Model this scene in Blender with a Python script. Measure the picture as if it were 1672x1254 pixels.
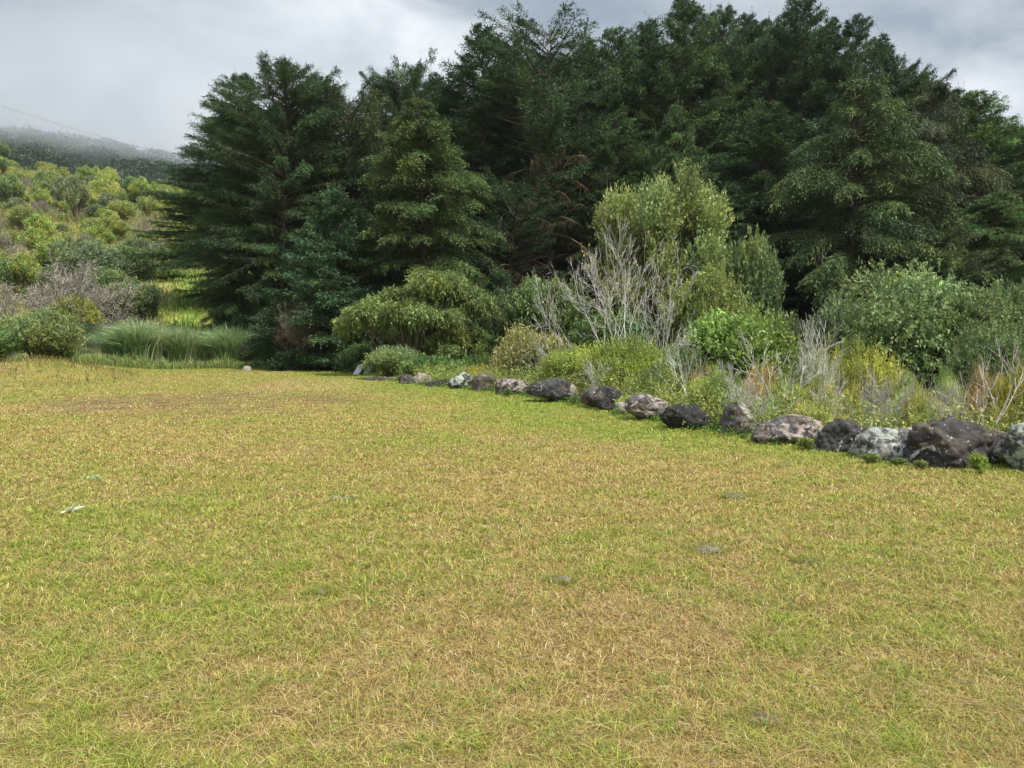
import bpy, math, numpy as np
from math import radians as R_
for o in list(bpy.data.objects): bpy.data.objects.remove(o)
sc = bpy.context.scene
col = sc.collection

# ------------------------------------------------------------------ camera, sky, sun, exposure
F = 1207.0; CX, CY = 836.0, 627.0; HOR = 560.0; CAMH = 1.6
pitch = math.atan((CY-HOR)/F)
cam = bpy.data.cameras.new('camera'); camo = bpy.data.objects.new('camera', cam); col.objects.link(camo)
cam.sensor_width = 36; cam.lens = 36*F/1672; cam.clip_end = 5000; cam.clip_start = 0.05
camo.location = (0, 0, CAMH); camo.rotation_euler = (math.pi/2-pitch, 0, 0)
sc.camera = camo

SUN_EL, SUN_ROT = R_(56), R_(125)          # sun high, behind the camera to the right, veiled by cloud
world = bpy.data.worlds.new('World'); sc.world = world; world.use_nodes = True
nt = world.node_tree; nt.nodes.clear()
def N(t, tree=None, **kw):
    n = (tree or nt).nodes.new(t)
    for k, v in kw.items(): setattr(n, k, v)
    return n
def L(a, b, tree=None): (tree or nt).links.new(a, b)
def MATH(op, a, b=None, tree=None, clamp=False):
    n = N('ShaderNodeMath', tree, operation=op, use_clamp=clamp)
    for i, v in enumerate((a, b)):
        if v is None: continue
        if isinstance(v, (int, float)): n.inputs[i].default_value = v
        else: L(v, n.inputs[i], tree)
    return n.outputs[0]
def MIX(f, a, b, tree=None, bt='MIX'):
    n = N('ShaderNodeMix', tree, data_type='RGBA', blend_type=bt)
    for i, v in ((0, f), (6, a), (7, b)):
        if isinstance(v, (int, float)): n.inputs[i].default_value = v
        elif isinstance(v, tuple): n.inputs[i].default_value = (*v, 1)
        else: L(v, n.inputs[i], tree)
    return n.outputs[2]
def RAMP(f, stops, tree=None):
    n = N('ShaderNodeValToRGB', tree); cr = n.color_ramp
    while len(cr.elements) < len(stops): cr.elements.new(0.5)
    for e, (p, c) in zip(cr.elements, stops):
        e.position = p; e.color = (*c, 1) if isinstance(c, tuple) else (c, c, c, 1)
    L(f, n.inputs[0], tree); return n.outputs[0]
def NOISE(vec, scale, detail=4, rough=0.55, dist=0, tree=None):
    n = N('ShaderNodeTexNoise', tree); n.inputs['Scale'].default_value = scale
    n.inputs['Detail'].default_value = detail; n.inputs['Roughness'].default_value = rough
    n.inputs['Distortion'].default_value = dist
    if vec is not None: L(vec, n.inputs['Vector'], tree)
    return n.outputs['Fac']

tc = N('ShaderNodeTexCoord').outputs['Generated']
sep = N('ShaderNodeSeparateXYZ'); L(tc, sep.inputs[0]); zz = sep.outputs[2]
sky = N('ShaderNodeTexSky', sky_type='NISHITA'); sky.sun_disc = False
sky.sun_elevation = SUN_EL; sky.sun_rotation = SUN_ROT
mp = N('ShaderNodeMapping'); L(tc, mp.inputs[0]); mp.inputs['Scale'].default_value = (1.0, 1.0, 1.9); mp.inputs['Location'].default_value = (3.1, 0.4, 0.3)
c1 = NOISE(mp.outputs[0], 2.6, 6, 0.5, 0.4); c2 = NOISE(mp.outputs[0], 7.0, 7, 0.55, 0.6)
cl = MATH('ADD', MATH('MULTIPLY', c1, 0.72), MATH('MULTIPLY', c2, 0.28))
cloud = RAMP(cl, [(0.38, (0.36, 0.425, 0.505)), (0.47, (0.49, 0.56, 0.63)), (0.54, (0.62, 0.685, 0.74)), (0.63, (0.92, 0.95, 0.98))])
# a thin place in the cloud layer, ahead and to the left of the top of the trees
def glow(dx, dy, dz, p, amt, base):
    v = N('ShaderNodeVectorMath', operation='DOT_PRODUCT'); nrm = N('ShaderNodeVectorMath', operation='NORMALIZE'); L(tc, nrm.inputs[0])
    L(nrm.outputs[0], v.inputs[0]); l = math.sqrt(dx*dx+dy*dy+dz*dz); v.inputs[1].default_value = (dx/l, dy/l, dz/l)
    g = MATH('POWER', MATH('MAXIMUM', v.outputs['Value'], 0.0), p)
    g = MATH('MULTIPLY', MATH('MULTIPLY', g, amt), MATH('MULTIPLY', MATH('SUBTRACT', c2, 0.30), 3.0), clamp=True)
    return MIX(g, base, (1.2, 1.23, 1.27))
cloud = glow(-0.205, 1.0, 0.46, 420, 1.0, cloud)
cloud = glow(-0.13, 1.0, 0.40, 260, 0.8, cloud)
cloud = glow(-0.43, 1.0, 0.30, 160, 0.4, cloud)
cloud = glow(0.66, 1.0, 0.33, 120, 0.45, cloud)
zen = RAMP(zz, [(0.0, 1.0), (0.48, 1.0), (0.75, 2.0), (1.0, 2.6)])
cloud = MIX(1.0, cloud, zen, bt='MULTIPLY')
bgc = N('ShaderNodeBackground'); L(cloud, bgc.inputs[0]); bgc.inputs[1].default_value = 0.74
bgs = N('ShaderNodeBackground'); L(sky.outputs[0], bgs.inputs[0]); bgs.inputs[1].default_value = 0.1
mx = N('ShaderNodeMixShader'); mx.inputs[0].default_value = 0.93
L(bgs.outputs[0], mx.inputs[1]); L(bgc.outputs[0], mx.inputs[2])
wo = N('ShaderNodeOutputWorld'); L(mx.outputs[0], wo.inputs[0])

sun = bpy.data.lights.new('sun', 'SUN'); suno = bpy.data.objects.new('sun', sun); col.objects.link(suno)
sun.energy = 4.6; sun.angle = R_(6); sun.color = (1.0, 0.955, 0.88)
sd = (math.cos(SUN_EL)*math.sin(SUN_ROT), math.cos(SUN_EL)*math.cos(SUN_ROT), math.sin(SUN_EL))
import mathutils
suno.rotation_euler = mathutils.Vector(sd).to_track_quat('Z', 'Y').to_euler()
suno.location = (20, -30, 60)
vs = sc.view_settings; sc.display_settings.display_device = 'sRGB'
vs.view_transform = 'Standard'; vs.look = 'None'; vs.exposure = 0.40; vs.gamma = 1
cy = sc.cycles
cy.max_bounces = 6; cy.diffuse_bounces = 3; cy.glossy_bounces = 2; cy.transmission_bounces = 4
cy.volume_bounces = 4; cy.transparent_max_bounces = 8; cy.volume_max_steps = 64; cy.use_denoising = True; cy.denoiser = 'OPENIMAGEDENOISE'; cy.denoising_input_passes = 'RGB_ALBEDO_NORMAL'

# ------------------------------------------------------------------ numpy helpers
def vnoise(p, seed=0):
    p = np.asarray(p, float); i = np.floor(p).astype(np.int64); f = p-i; f = f*f*(3-2*f)
    def h(ix, iy, iz):
        n = (ix*374761393 + iy*668265263 + iz*2147483647 + seed*974634777) & 0x7fffffff
        n = ((n ^ (n >> 13))*1274126177) & 0x7fffffff
        return ((n ^ (n >> 16)) & 0xffff)/65535.0
    r = 0
    for dx in (0, 1):
        for dy in (0, 1):
            for dz in (0, 1):
                w = (f[..., 0] if dx else 1-f[..., 0])*(f[..., 1] if dy else 1-f[..., 1])*(f[..., 2] if dz else 1-f[..., 2])
                r = r + w*h(i[..., 0]+dx, i[..., 1]+dy, i[..., 2]+dz)
    return r
def fbm(p, octv=4, seed=0):
    p = np.asarray(p, float); a, s, r = 0.5, 0, 0
    for k in range(octv):
        r = r + a*vnoise(p*(2**k)+k*17.3, seed+k); s += a; a *= 0.5
    return r/s
def fbm2(x, y, sc_=1.0, octv=4, seed=0):
    x = np.asarray(x, float)*sc_; y = np.asarray(y, float)*sc_
    return fbm(np.stack([x, y, np.zeros_like(x)+0.37], -1), octv, seed)
def ss(t): t = np.clip(t, 0, 1); return t*t*(3-2*t)
def nrm(v): return v/(np.linalg.norm(v, axis=-1, keepdims=True)+1e-9)

class MB:
    def __init__(s): s.V = []; s.Q = []; s.T = []; s.C = []; s.n = 0
    def add(s, V, Q=None, T=None, C=None):
        V = np.asarray(V, np.float32).reshape(-1, 3)
        if Q is not None and len(Q): s.Q.append(np.asarray(Q, np.int64)+s.n)
        if T is not None and len(T): s.T.append(np.asarray(T, np.int64)+s.n)
        if C is None: C = np.ones((len(V), 3))
        C = np.asarray(C, np.float32)
        if C.ndim == 1: C = np.tile(C, (len(V), 1))
        s.C.append(C); s.V.append(V); s.n += len(V)
    def mesh(s, name, mat, smooth=False):
        me = bpy.data.meshes.new(name)
        V = np.concatenate(s.V); C = np.concatenate(s.C)
        Q = np.concatenate(s.Q) if s.Q else np.zeros((0, 4), np.int64)
        T = np.concatenate(s.T) if s.T else np.zeros((0, 3), np.int64)
        me.vertices.add(len(V)); me.vertices.foreach_set('co', V.ravel())
        li = np.concatenate([Q.ravel(), T.ravel()]).astype(np.int32)
        st = np.concatenate([np.arange(len(Q))*4, len(Q)*4+np.arange(len(T))*3]).astype(np.int32)
        me.loops.add(len(li)); me.loops.foreach_set('vertex_index', li)
        me.polygons.add(len(st)); me.polygons.foreach_set('loop_start', st)
        me.update(calc_edges=True)
        at = me.color_attributes.new('Col', 'FLOAT_COLOR', 'POINT')
        at.data.foreach_set('color', np.concatenate([C, np.ones((len(C), 1), np.float32)], 1).ravel())
        if smooth: me.polygons.foreach_set('use_smooth', np.ones(len(st), bool))
        me.materials.append(mat); return me
    def tubes(s, P, Rd, n=4, C=None, cap=False):
        """P (M,K,3) polylines, Rd (M,K) radii"""
        P = np.asarray(P, float); Rd = np.asarray(Rd, float); M, K, _ = P.shape
        t = np.gradient(P, axis=1); t = nrm(t)
        ref = np.where(np.abs(t[:, :1, 2:3]) > 0.9, np.array([1., 0, 0]), np.array([0, 0, 1.]))
        a = nrm(np.cross(t, np.broadcast_to(ref, t.shape))); b = np.cross(t, a)
        th = np.arange(n)*2*math.pi/n
        V = P[:, :, None]+Rd[:, :, None, None]*(np.cos(th)[:, None]*a[:, :, None]+np.sin(th)[:, None]*b[:, :, None])
        idx = np.arange(M*K*n).reshape(M, K, n); j = np.roll(idx, -1, 2)
        Q = np.stack([idx[:, :-1], j[:, :-1], j[:, 1:], idx[:, 1:]], -1).reshape(-1, 4)
        if C is None: C = np.ones(3)
        C = np.asarray(C, float)
        if C.ndim == 2: C = np.repeat(C, K*n, 0)
        s.add(V.reshape(-1, 3), Q, None, C)
        if cap: s.add(V[:, -1].reshape(-1, 3), (np.arange(M*n).reshape(M, n)) if n == 4 else None, None, C if C.ndim == 1 else C[:M*n])
    def leaves(s, P, D, Ln, W, C, up=None, rng=None, flat=0.6):
        """diamond leaves: P base, D direction, Ln length, W half width"""
        P = np.asarray(P); D = nrm(D); n = len(P)
        nv = np.array([0, 0, 1.])+rng.normal(0, flat, (n, 3))
        w = nrm(np.cross(D, nv)); u = np.cross(w, D)
        Ln = Ln[:, None]; W = W[:, None]
        V = np.stack([P, P+D*Ln*.45+w*W+u*Ln*.06, P+D*Ln, P+D*Ln*.45-w*W+u*Ln*.06], 1)
        s.add(V.reshape(-1, 3), np.arange(n*4).reshape(n, 4), None, np.repeat(C, 4, 0))

def link(name, me, parent=None, loc=None):
    o = bpy.data.objects.new(name, me); col.objects.link(o)
    if parent is not None: o.parent = parent
    if loc is not None: o.location = loc
    return o
def tag(o, label=None, cat=None, group=None, kind=None):
    if label: o['label'] = label
    if cat: o['category'] = cat
    if group: o['group'] = group
    if kind: o['kind'] = kind
    return o
def at(px, py, d):
    """world point seen at photograph pixel (px,py) at forward distance d"""
    up = (CY-py)/F; dy = math.cos(pitch)+up*math.sin(pitch); dz = -math.sin(pitch)+up*math.cos(pitch)
    t = d/dy
    return ((px-CX)/F*t, d, CAMH+dz*t)

# ------------------------------------------------------------------ materials
def mat(name):
    m = bpy.data.materials.new(name); m.use_nodes = True; t = m.node_tree; t.nodes.clear()
    return m, t, N('ShaderNodeOutputMaterial', t)
def attr(t, a='Col'): n = N('ShaderNodeAttribute', t); n.attribute_name = a; return n.outputs['Color']
def leaf_material(name, trans=0.3, rough=0.5, spec=0.35, usecol=True):
    m, t, out = mat(name)
    c = attr(t)
    oi = N('ShaderNodeObjectInfo', t)
    if usecol: c = MIX(1.0, c, oi.outputs['Color'], t, 'MULTIPLY')
    p = N('ShaderNodeBsdfPrincipled', t); L(c, p.inputs['Base Color'], t); p.inputs['Roughness'].default_value = rough
    p.inputs['Specular IOR Level'].default_value = spec
    tr = N('ShaderNodeBsdfTranslucent', t); L(c, tr.inputs[0], t)
    mxs = N('ShaderNodeMixShader', t); mxs.inputs[0].default_value = trans
    L(p.outputs[0], mxs.inputs[1], t); L(tr.outputs[0], mxs.inputs[2], t); L(mxs.outputs[0], out.inputs[0], t)
    return m
M_leaf = leaf_material('leaf', 0.30)
M_needle = leaf_material('needle', 0.18, 0.6, 0.25)
M_grass = leaf_material('grass_blade', 0.30, 0.55, 0.3, False)
def bark_material(name, scale=8, bump=0.4):
    m, t, out = mat(name); oi = N('ShaderNodeObjectInfo', t); tcn = N('ShaderNodeTexCoord', t).outputs['Object']
    n = NOISE(tcn, scale, 5, 0.6, 0, t)
    c = MIX(1.0, attr(t), oi.outputs['Color'], t, 'MULTIPLY')
    c = MIX(1.0, c, RAMP(n, [(0.3, 0.55), (0.7, 1.35)], t), t, 'MULTIPLY')
    p = N('ShaderNodeBsdfPrincipled', t); L(c, p.inputs['Base Color'], t); p.inputs['Roughness'].default_value = 0.9; p.inputs['Specular IOR Level'].default_value = .12
    b = N('ShaderNodeBump', t); b.inputs['Strength'].default_value = bump; L(n, b.inputs['Height'], t); L(b.outputs[0], p.inputs['Normal'], t)
    L(p.outputs[0], out.inputs[0], t); return m
M_bark = bark_material('bark')
def ground_material(name, s1, bump=0.6, stops=((0.25, 0.55), (0.5, 1.0), (0.75, 1.35))):
    m, t, out = mat(name); g = N('ShaderNodeNewGeometry', t).outputs['Position']
    n1 = NOISE(g, s1, 8, 0.65, 0, t); n2 = NOISE(g, s1*7, 4, 0.6, 0, t)
    c = MIX(1.0, attr(t), RAMP(n1, list(stops), t), t, 'MULTIPLY')
    c = MIX(1.0, c, RAMP(n2, [(0.25, 0.6), (0.75, 1.35)], t), t, 'MULTIPLY')
    p = N('ShaderNodeBsdfPrincipled', t); L(c, p.inputs['Base Color'], t); p.inputs['Roughness'].default_value = 0.95
    p.inputs['Specular IOR Level'].default_value = 0.1
    b = N('ShaderNodeBump', t); b.inputs['Strength'].default_value = bump; b.inputs['Distance'].default_value = 0.05
    L(n2, b.inputs['Height'], t); L(b.outputs[0], p.inputs['Normal'], t)
    L(p.outputs[0], out.inputs[0], t); return m
def rock_material(name, lich=0.60, speck=0.66, lcol=(0.5, 0.48, 0.42), l2=(0.36, 0.33, 0.3), sc_=3.0):
    m, t, out = mat(name); tcn = N('ShaderNodeTexCoord', t).outputs['Object']; oi = N('ShaderNodeObjectInfo', t)
    off = N('ShaderNodeVectorMath', t, operation='ADD'); L(tcn, off.inputs[0], t)
    cmb = N('ShaderNodeCombineXYZ', t); r = MATH('MULTIPLY', oi.outputs['Random'], 40.0, t)
    for k in range(3): L(r, cmb.inputs[k], t)
    L(cmb.outputs[0], off.inputs[1], t); v = off.outputs[0]
    base = attr(t)
    n1 = NOISE(v, sc_*2.2, 8, 0.65, 0.3, t); n2 = NOISE(v, sc_*0.9, 10, 0.72, 0.8, t); n3 = NOISE(v, sc_*3.6, 10, 0.74, 0.6, t); n4 = NOISE(v, 22, 6, 0.7, 0, t)
    c = MIX(1.0, base, RAMP(n1, [(0.3, 0.45), (0.5, 1.0), (0.7, 1.6)], t), t, 'MULTIPLY')
    bl = MATH('ADD', MATH('MULTIPLY', n2, 0.8, t), MATH('MULTIPLY', n4, 0.2, t), t)
    c = MIX(RAMP(bl, [(lich-0.015, 0.0), (lich+0.02, 1.0)], t), c, MIX(n3, l2, lcol, t), t)
    c = MIX(RAMP(n3, [(speck, 0.0), (speck+0.02, 1.0)], t), c, tuple(min(1, x*1.2) for x in lcol), t)
    p = N('ShaderNodeBsdfPrincipled', t); L(c, p.inputs['Base Color'], t); p.inputs['Roughness'].default_value = 0.82
    p.inputs['Specular IOR Level'].default_value = 0.3
    b = N('ShaderNodeBump', t); b.inputs['Strength'].default_value = 0.9; b.inputs['Distance'].default_value = 0.03
    L(MATH('ADD', n1, MATH('MULTIPLY', n4, 0.5, t), t), b.inputs['Height'], t); L(b.outputs[0], p.inputs['Normal'], t)
    L(p.outputs[0], out.inputs[0], t); return m
def plain_material(name, c, rough=0.6, metal=0.0):
    m, t, out = mat(name); g = N('ShaderNodeNewGeometry', t).outputs['Position']; n = NOISE(g, 9, 5, 0.6, 0, t)
    cc = MIX(1.0, c, RAMP(n, [(0.3, 0.75), (0.7, 1.15)], t), t, 'MULTIPLY')
    p = N('ShaderNodeBsdfPrincipled', t); L(cc, p.inputs['Base Color'], t); p.inputs['Roughness'].default_value = rough; p.inputs['Metallic'].default_value = metal
    L(p.outputs[0], out.inputs[0], t); return m

# ------------------------------------------------------------------ terrain
BY = np.array([-40, 0, 5, 9.4, 9.9, 11.7, 13.4, 15.0, 18.0, 20.0, 22.7, 25.4, 28.4, 34, 43, 47, 60, 200])
BX = np.array([60, 22, 11.2, 6.6, 6.1, 4.5, 3.3, 2.85, 2.3, 1.2, 0.15, -1.6, -3.7, -6.1, -9.8, -12, -20, -60])
def bx(y): return np.interp(y, BY, BX)
def hmap(x, y):
    x = np.asarray(x, float); y = np.asarray(y, float)
    s = x-bx(y)
    h = -1.9*ss((s-0.5)/4.5)*ss((y+30)/30)
    h = h+0.05*(fbm2(x, y, 0.35, 3, 5)-0.5)+0.015*(fbm2(x, y, 2.2, 2, 8)-0.5)
    h = h+0.35*ss((s-3)/5)*(fbm2(x, y, 0.25, 3, 9)-0.5)
    # earth bank at the left edge, rising to the fence
    r = np.hypot((x+21.2)/3.6, (y-33)/6.5); h = h+0.85*ss(1-r)*(0.8+0.5*fbm2(x, y, 0.9, 3, 3))
    h = h+0.75*ss((-x-21-(y-34)*0.0)/8)*ss((y-26)/8)
    # hillside beyond the fence
    g = np.interp(y, [0, 50, 60, 90, 120, 200, 215, 250, 330, 450, 560, 900, 1500, 2600], [0, 0, 1.2, 8.4, 15.5, 38.5, 39.5, 37, 52, 94, 132, 160, 165, 130])
    a = x/np.maximum(y, 1.0)
    m = ss((-0.17-a)/0.24)
    m = m*(1+np.clip((-a-0.44)*0.75, -0.1, 0.35))
    far = ss((y-230)/100)
    h = h+g*m*(1+0.10*(fbm2(x, y, 0.012, 4, 21)-0.5)*2*ss((y-70)/60)+far*0.25*(fbm2(x, y, 0.006, 3, 25)-0.5))
    h = h+ss((y-60)/60)*m*3.0*(fbm2(x, y, 0.06, 4, 30)-0.5)
    return h
def ax(lo, hi, dlo, dhi, step, grow=1.13):
    a = list(np.arange(dlo, dhi+1e-6, step)); s = step
    while a[-1] < hi: s *= grow; a.append(a[-1]+s)
    s = step
    while a[0] > lo: s *= grow; a.insert(0, a[0]-s)
    return np.array(a)
xs = ax(-2600, 2600, -34, 16, 0.35, 1.06); ys = ax(-400, 2800, -2, 52, 0.35, 1.04)
X, Y = np.meshgrid(xs, ys); Z = hmap(X, Y)
TV = np.stack([X, Y, Z], -1).reshape(-1, 3)

def lawn_g(x, y):
    """greenness 0..1 and bareness 0..1 and pinkness of the mown grass"""
    d = bx(y)-x
    g = 0.36+1.1*(fbm2(x, y, 0.55, 4, 40)-0.5)+0.55*(fbm2(x, y, 2.6, 3, 44)-0.5)
    g = g+0.44*ss((4.4-d)/3.4)*ss((y-6)/5)+0.22*ss((y-38)/6)+0.20*ss((2.0-d)/2)
    g = g-0.07*ss((6-y)/3)+0.10*ss((y-11)/10)-0.06*ss(1-np.abs(y-9)/4)-0.10*ss((-x-3)/5)*ss((24-y)/6)
    r = np.hypot((x+8.6)/5.2, (y-20.0)/4.6)
    bare = ss((1.15-r)/0.5)*np.clip(.35+(fbm2(x, y, 5.0, 3, 52)-.42)*6, .1, 1)*np.clip((fbm2(x*0.5, y*1.6, 1.6, 4, 50)-0.30)*4.2, 0, 1)
    rp = np.hypot((x+7.6)/2.8, (y-29)/6.0)
    pink = ss((1.1-rp)/0.6)*0.8+0.5*np.clip((fbm2(x, y, 0.9, 3, 55)-0.57)*6, 0, 1)
    return np.clip(g, 0.02, 1.0), np.clip(bare, 0, 1), np.clip(pink, 0, 1)
GREEN = np.array([.215, .285, .036]); LIME = np.array([.42, .45, .075]); STRAW = np.array([.56, .44, .155]); TAN = np.array([.43, .29, .095])
BROWN = np.array([.22, .13, .055]); PINK = np.array([.52, .33, .19]); PALE = np.array([.72, .61, .34])
lx, ly = X.ravel(), Y.ravel()
g_, b_, p_ = lawn_g(lx, ly)
lc = (1-g_[:, None])*np.array([.36, .25, .085])+g_[:, None]*np.array([.20, .245, .042])
lc = lc*(1-b_[:, None])+b_[:, None]*np.array([.19, .125, .07])
lc = lc*.75; lc = lc*(1-.4*p_[:, None])+.4*p_[:, None]*PINK*0.7
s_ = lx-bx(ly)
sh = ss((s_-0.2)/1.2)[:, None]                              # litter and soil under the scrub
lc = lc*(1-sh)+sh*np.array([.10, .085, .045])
bank = ss(1-np.hypot((lx+22.0)/3.0, (ly-31)/4.0))*np.clip((fbm2(lx, ly, 1.1, 3, 61)-0.4)*5, 0, 1)
lc = lc*(1-bank[:, None])+bank[:, None]*np.array([.17, .105, .06])
hill = ss((ly-49)/5)
pathy = ss(1-np.abs(lx/np.maximum(ly, 1)+0.437-0.0004*(ly-70))/0.035)*ss((100-ly)/10)
hc = np.array([.27, .25, .065])*(0.65+0.7*fbm2(lx, ly, 0.08, 4, 70))[:, None]
hp = np.clip((fbm2(lx, ly, 0.05, 4, 75)-0.48)*5, 0, 1)[:, None]; hc = hc*(1-hp*.6)+hp*.6*np.array([.38, .31, .13])
hc = hc*(1-pathy[:, None])+pathy[:, None]*np.array([.20, .29, .055])
fl = (ss((lx/np.maximum(ly, 1)+0.36)/0.05))[:, None]; hc = hc*(1-fl)+fl*np.array([.055, .045, .028])
lc = lc*(1-hill[:, None])+hill[:, None]*hc
mt = ss((ly-222)/20)[:, None]; lc = lc*(1-mt)+mt*np.array([.03, .05, .02])
ny, nx = X.shape
ii = np.arange(ny*nx).reshape(ny, nx)
Qd = np.stack([ii[:-1, :-1], ii[:-1, 1:], ii[1:, 1:], ii[1:, :-1]], -1).reshape(-1, 4)
qc = TV[Qd].mean(1)
reg = np.zeros(len(Qd), int)                                 # 0 lawn, 1 scrub floor, 2 hillside, 3 mountain
reg[qc[:, 0] > bx(qc[:, 1])+0.4] = 1
reg[qc[:, 1] > 50] = 2; reg[(qc[:, 1] > 50) & (qc[:, 0] > -0.33*qc[:, 1])] = 1
reg[(qc[:, 1] > 225)] = 3
M_lawn = ground_material('lawn_soil', 3.0); M_floor = ground_material('litter', 1.2); M_hill = ground_material('hill_ground', 0.25, 1.0); M_mount = ground_material('mountain_ground', 0.03)
for k, (nm, m_, lab) in enumerate((('lawn', M_lawn, 'dry yellow green mown field in front of the boulders'), ('ground', M_floor, 'shaded litter covered ground below the scrub and cypresses'),
                             ('hillside', M_hill, 'grassy slope rising behind the fence'), ('mountain', M_mount, 'forested mountain under low cloud'))):
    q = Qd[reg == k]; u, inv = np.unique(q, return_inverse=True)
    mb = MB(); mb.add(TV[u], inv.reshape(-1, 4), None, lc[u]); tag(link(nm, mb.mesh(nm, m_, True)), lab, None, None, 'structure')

# ------------------------------------------------------------------ lawn grass (uncountable)
rng = np.random.default_rng(7)
def blades(mb, x, y, h, w, lean, az, C, z=None, curl=0.5):
    n = len(x); z = hmap(x, y) if z is None else z
    P = np.stack([x, y, z-0.004], -1); d = np.stack([np.cos(az), np.sin(az), np.zeros(n)], -1)
    fa = az+math.pi/2+np.random.default_rng(1).normal(0, 0.6, n); w_ = np.stack([np.cos(fa), np.sin(fa), np.zeros(n)], -1)*w[:, None]
    up = np.array([0, 0, 1.])
    m = P+d*(h*lean*.4)[:, None]+up*(h*.6)[:, None]
    t = P+d*(h*lean*(1+curl*.5))[:, None]+up*(h*np.clip(1.05-curl*lean*.45, .25, 1))[:, None]
    V = np.stack([P-w_, P+w_, m+w_*.8, m-w_*.8, t], 1).reshape(-1, 3)
    b = np.arange(n)[:, None]*5
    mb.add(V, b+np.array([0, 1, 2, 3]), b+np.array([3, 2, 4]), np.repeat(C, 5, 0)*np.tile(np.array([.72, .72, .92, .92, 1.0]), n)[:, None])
def sample_field(n, dmin, dmax, power, amax=0.86):
    u = rng.random(n); e = 1-power
    d = (dmin**e+(dmax**e-dmin**e)*u)**(1/e)
    a = rng.uniform(-amax, amax, n); return a*d, d
mb = MB()
x, y = sample_field(900000, 1.9, 51, 1.55)
k = (x < bx(y)+0.3+0.5*rng.random(len(x))) & (x > -0.80*y-1); x, y = x[k], y[k]
g, b, p = lawn_g(x, y); n = len(x)
r = rng.random(n); tuft = fbm2(x, y, 7, 2, 91)
k = r > b*0.85; x, y, g, b, p, tuft = (a[k] for a in (x, y, g, b, p, tuft)); n = len(x); r = rng.random(n)
isg = r < np.clip(g*1.15-0.04+(tuft-.5)*1.2, 0.03, .97)
gc = np.where((rng.random(n) < .5)[:, None], GREEN, LIME)
r2 = rng.random(n)[:, None]; dry = np.where(r2 < .36, STRAW, np.where(r2 < .70, TAN, np.where(r2 < .88, BROWN, PALE)))
dry = np.where((rng.random(n) < p*.55)[:, None], PINK, dry)
C = np.where(isg[:, None], gc, dry)*(1+rng.normal(0, 1, n)*np.interp(y, [3, 12], [.30, .17])).clip(.35, 1.9)[:, None]
h = rng.uniform(.016, .050, n)*(0.7+0.8*tuft); h = np.where(isg, h*1.05, h)
edge = ss((1.0-(bx(y)-x))/1.0); h = h*(1+edge*.6)
w = np.maximum(.0012, y*.00043)*rng.uniform(.7, 1.5, n)
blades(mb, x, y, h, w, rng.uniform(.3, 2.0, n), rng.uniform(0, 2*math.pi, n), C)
# denser green tufts and small weed rosettes in the turf
nt_ = 900; tx, ty = sample_field(nt_, 1.9, 22, 1.7); k = (tx < bx(ty)-.1); tx, ty = tx[k], ty[k]; nt_ = len(tx); q = 26; j = np.repeat(np.arange(nt_), q); sp_ = rng.uniform(.012, .05, nt_)
az = rng.uniform(0, 2*math.pi, len(j)); rr = sp_[j]*np.sqrt(rng.random(len(j))); kind = rng.random(nt_); hh_ = np.where(kind < .65, rng.uniform(.035, .085, nt_), rng.uniform(.012, .028, nt_))
C = np.where((kind < .5)[:, None], np.array([.20, .33, .035]), np.where((kind < .65)[:, None], np.array([.40, .36, .10]), np.array([.17, .26, .07])))[j]*rng.normal(1, .2, (len(j), 1)).clip(.5, 1.5)
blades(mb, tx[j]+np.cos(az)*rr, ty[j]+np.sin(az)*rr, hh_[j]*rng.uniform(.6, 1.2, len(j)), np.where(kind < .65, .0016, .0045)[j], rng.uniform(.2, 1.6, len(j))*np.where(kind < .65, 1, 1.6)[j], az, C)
# grass growing round the dung pats
for px, py, wp in ((1250, 1195, 52), (917, 960, 34), (522, 978, 26), (1155, 907, 46), (1200, 816, 36), (1322, 925, 26)):
    d = CAMH*F/(py-HOR); cx_ = (px-CX)/F*d; n = 420; a = rng.uniform(0, 2*math.pi, n); q = wp*d/F*rng.uniform(.38, 1.0, n)
    blades(mb, cx_+np.cos(a)*q, d+np.sin(a)*q*.8, rng.uniform(.03, .085, n), np.full(n, .0016), rng.uniform(.2, 1.2, n), rng.uniform(0, 6.28, n), np.where((rng.random(n) < .6)[:, None], np.array([.20, .31, .04]), TAN)*rng.uniform(.7, 1.2, (n, 1)))
# long bent straws in the foreground
n = 4600; x, y = sample_field(n, 1.9, 16, 1.6)
k = (x < bx(y)-.2) & (fbm2(x, y, 1.3, 2, 77) > .42); x, y = x[k], y[k]; n = len(x)
K = 6; tt = np.linspace(0, 1, K); az = rng.uniform(0, 2*math.pi, n); ln = rng.uniform(.08, .26, n)
hz = rng.uniform(.2, .7, n)
P = np.stack([x[:, None]+np.cos(az)[:, None]*ln[:, None]*tt**1.2, y[:, None]+np.sin(az)[:, None]*ln[:, None]*tt**1.2,
              hmap(x, y)[:, None]+ln[:, None]*hz[:, None]*np.sin(tt*2.5)*.62+.01], -1)
Cs = np.where((rng.random(n) < .3)[:, None], np.array([.50, .52, .14]), np.array([.78, .64, .30]))*rng.uniform(.7, 1.15, n)[:, None]
mb.tubes(P, np.broadcast_to((np.maximum(.0008, y*.00022))[:, None]*np.linspace(1, .5, K), (n, K)), 3, Cs)
tag(link('grass', mb.mesh('grass', M_grass)), 'short dry yellow and green grass covering the field', 'grass', None, 'stuff')

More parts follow.
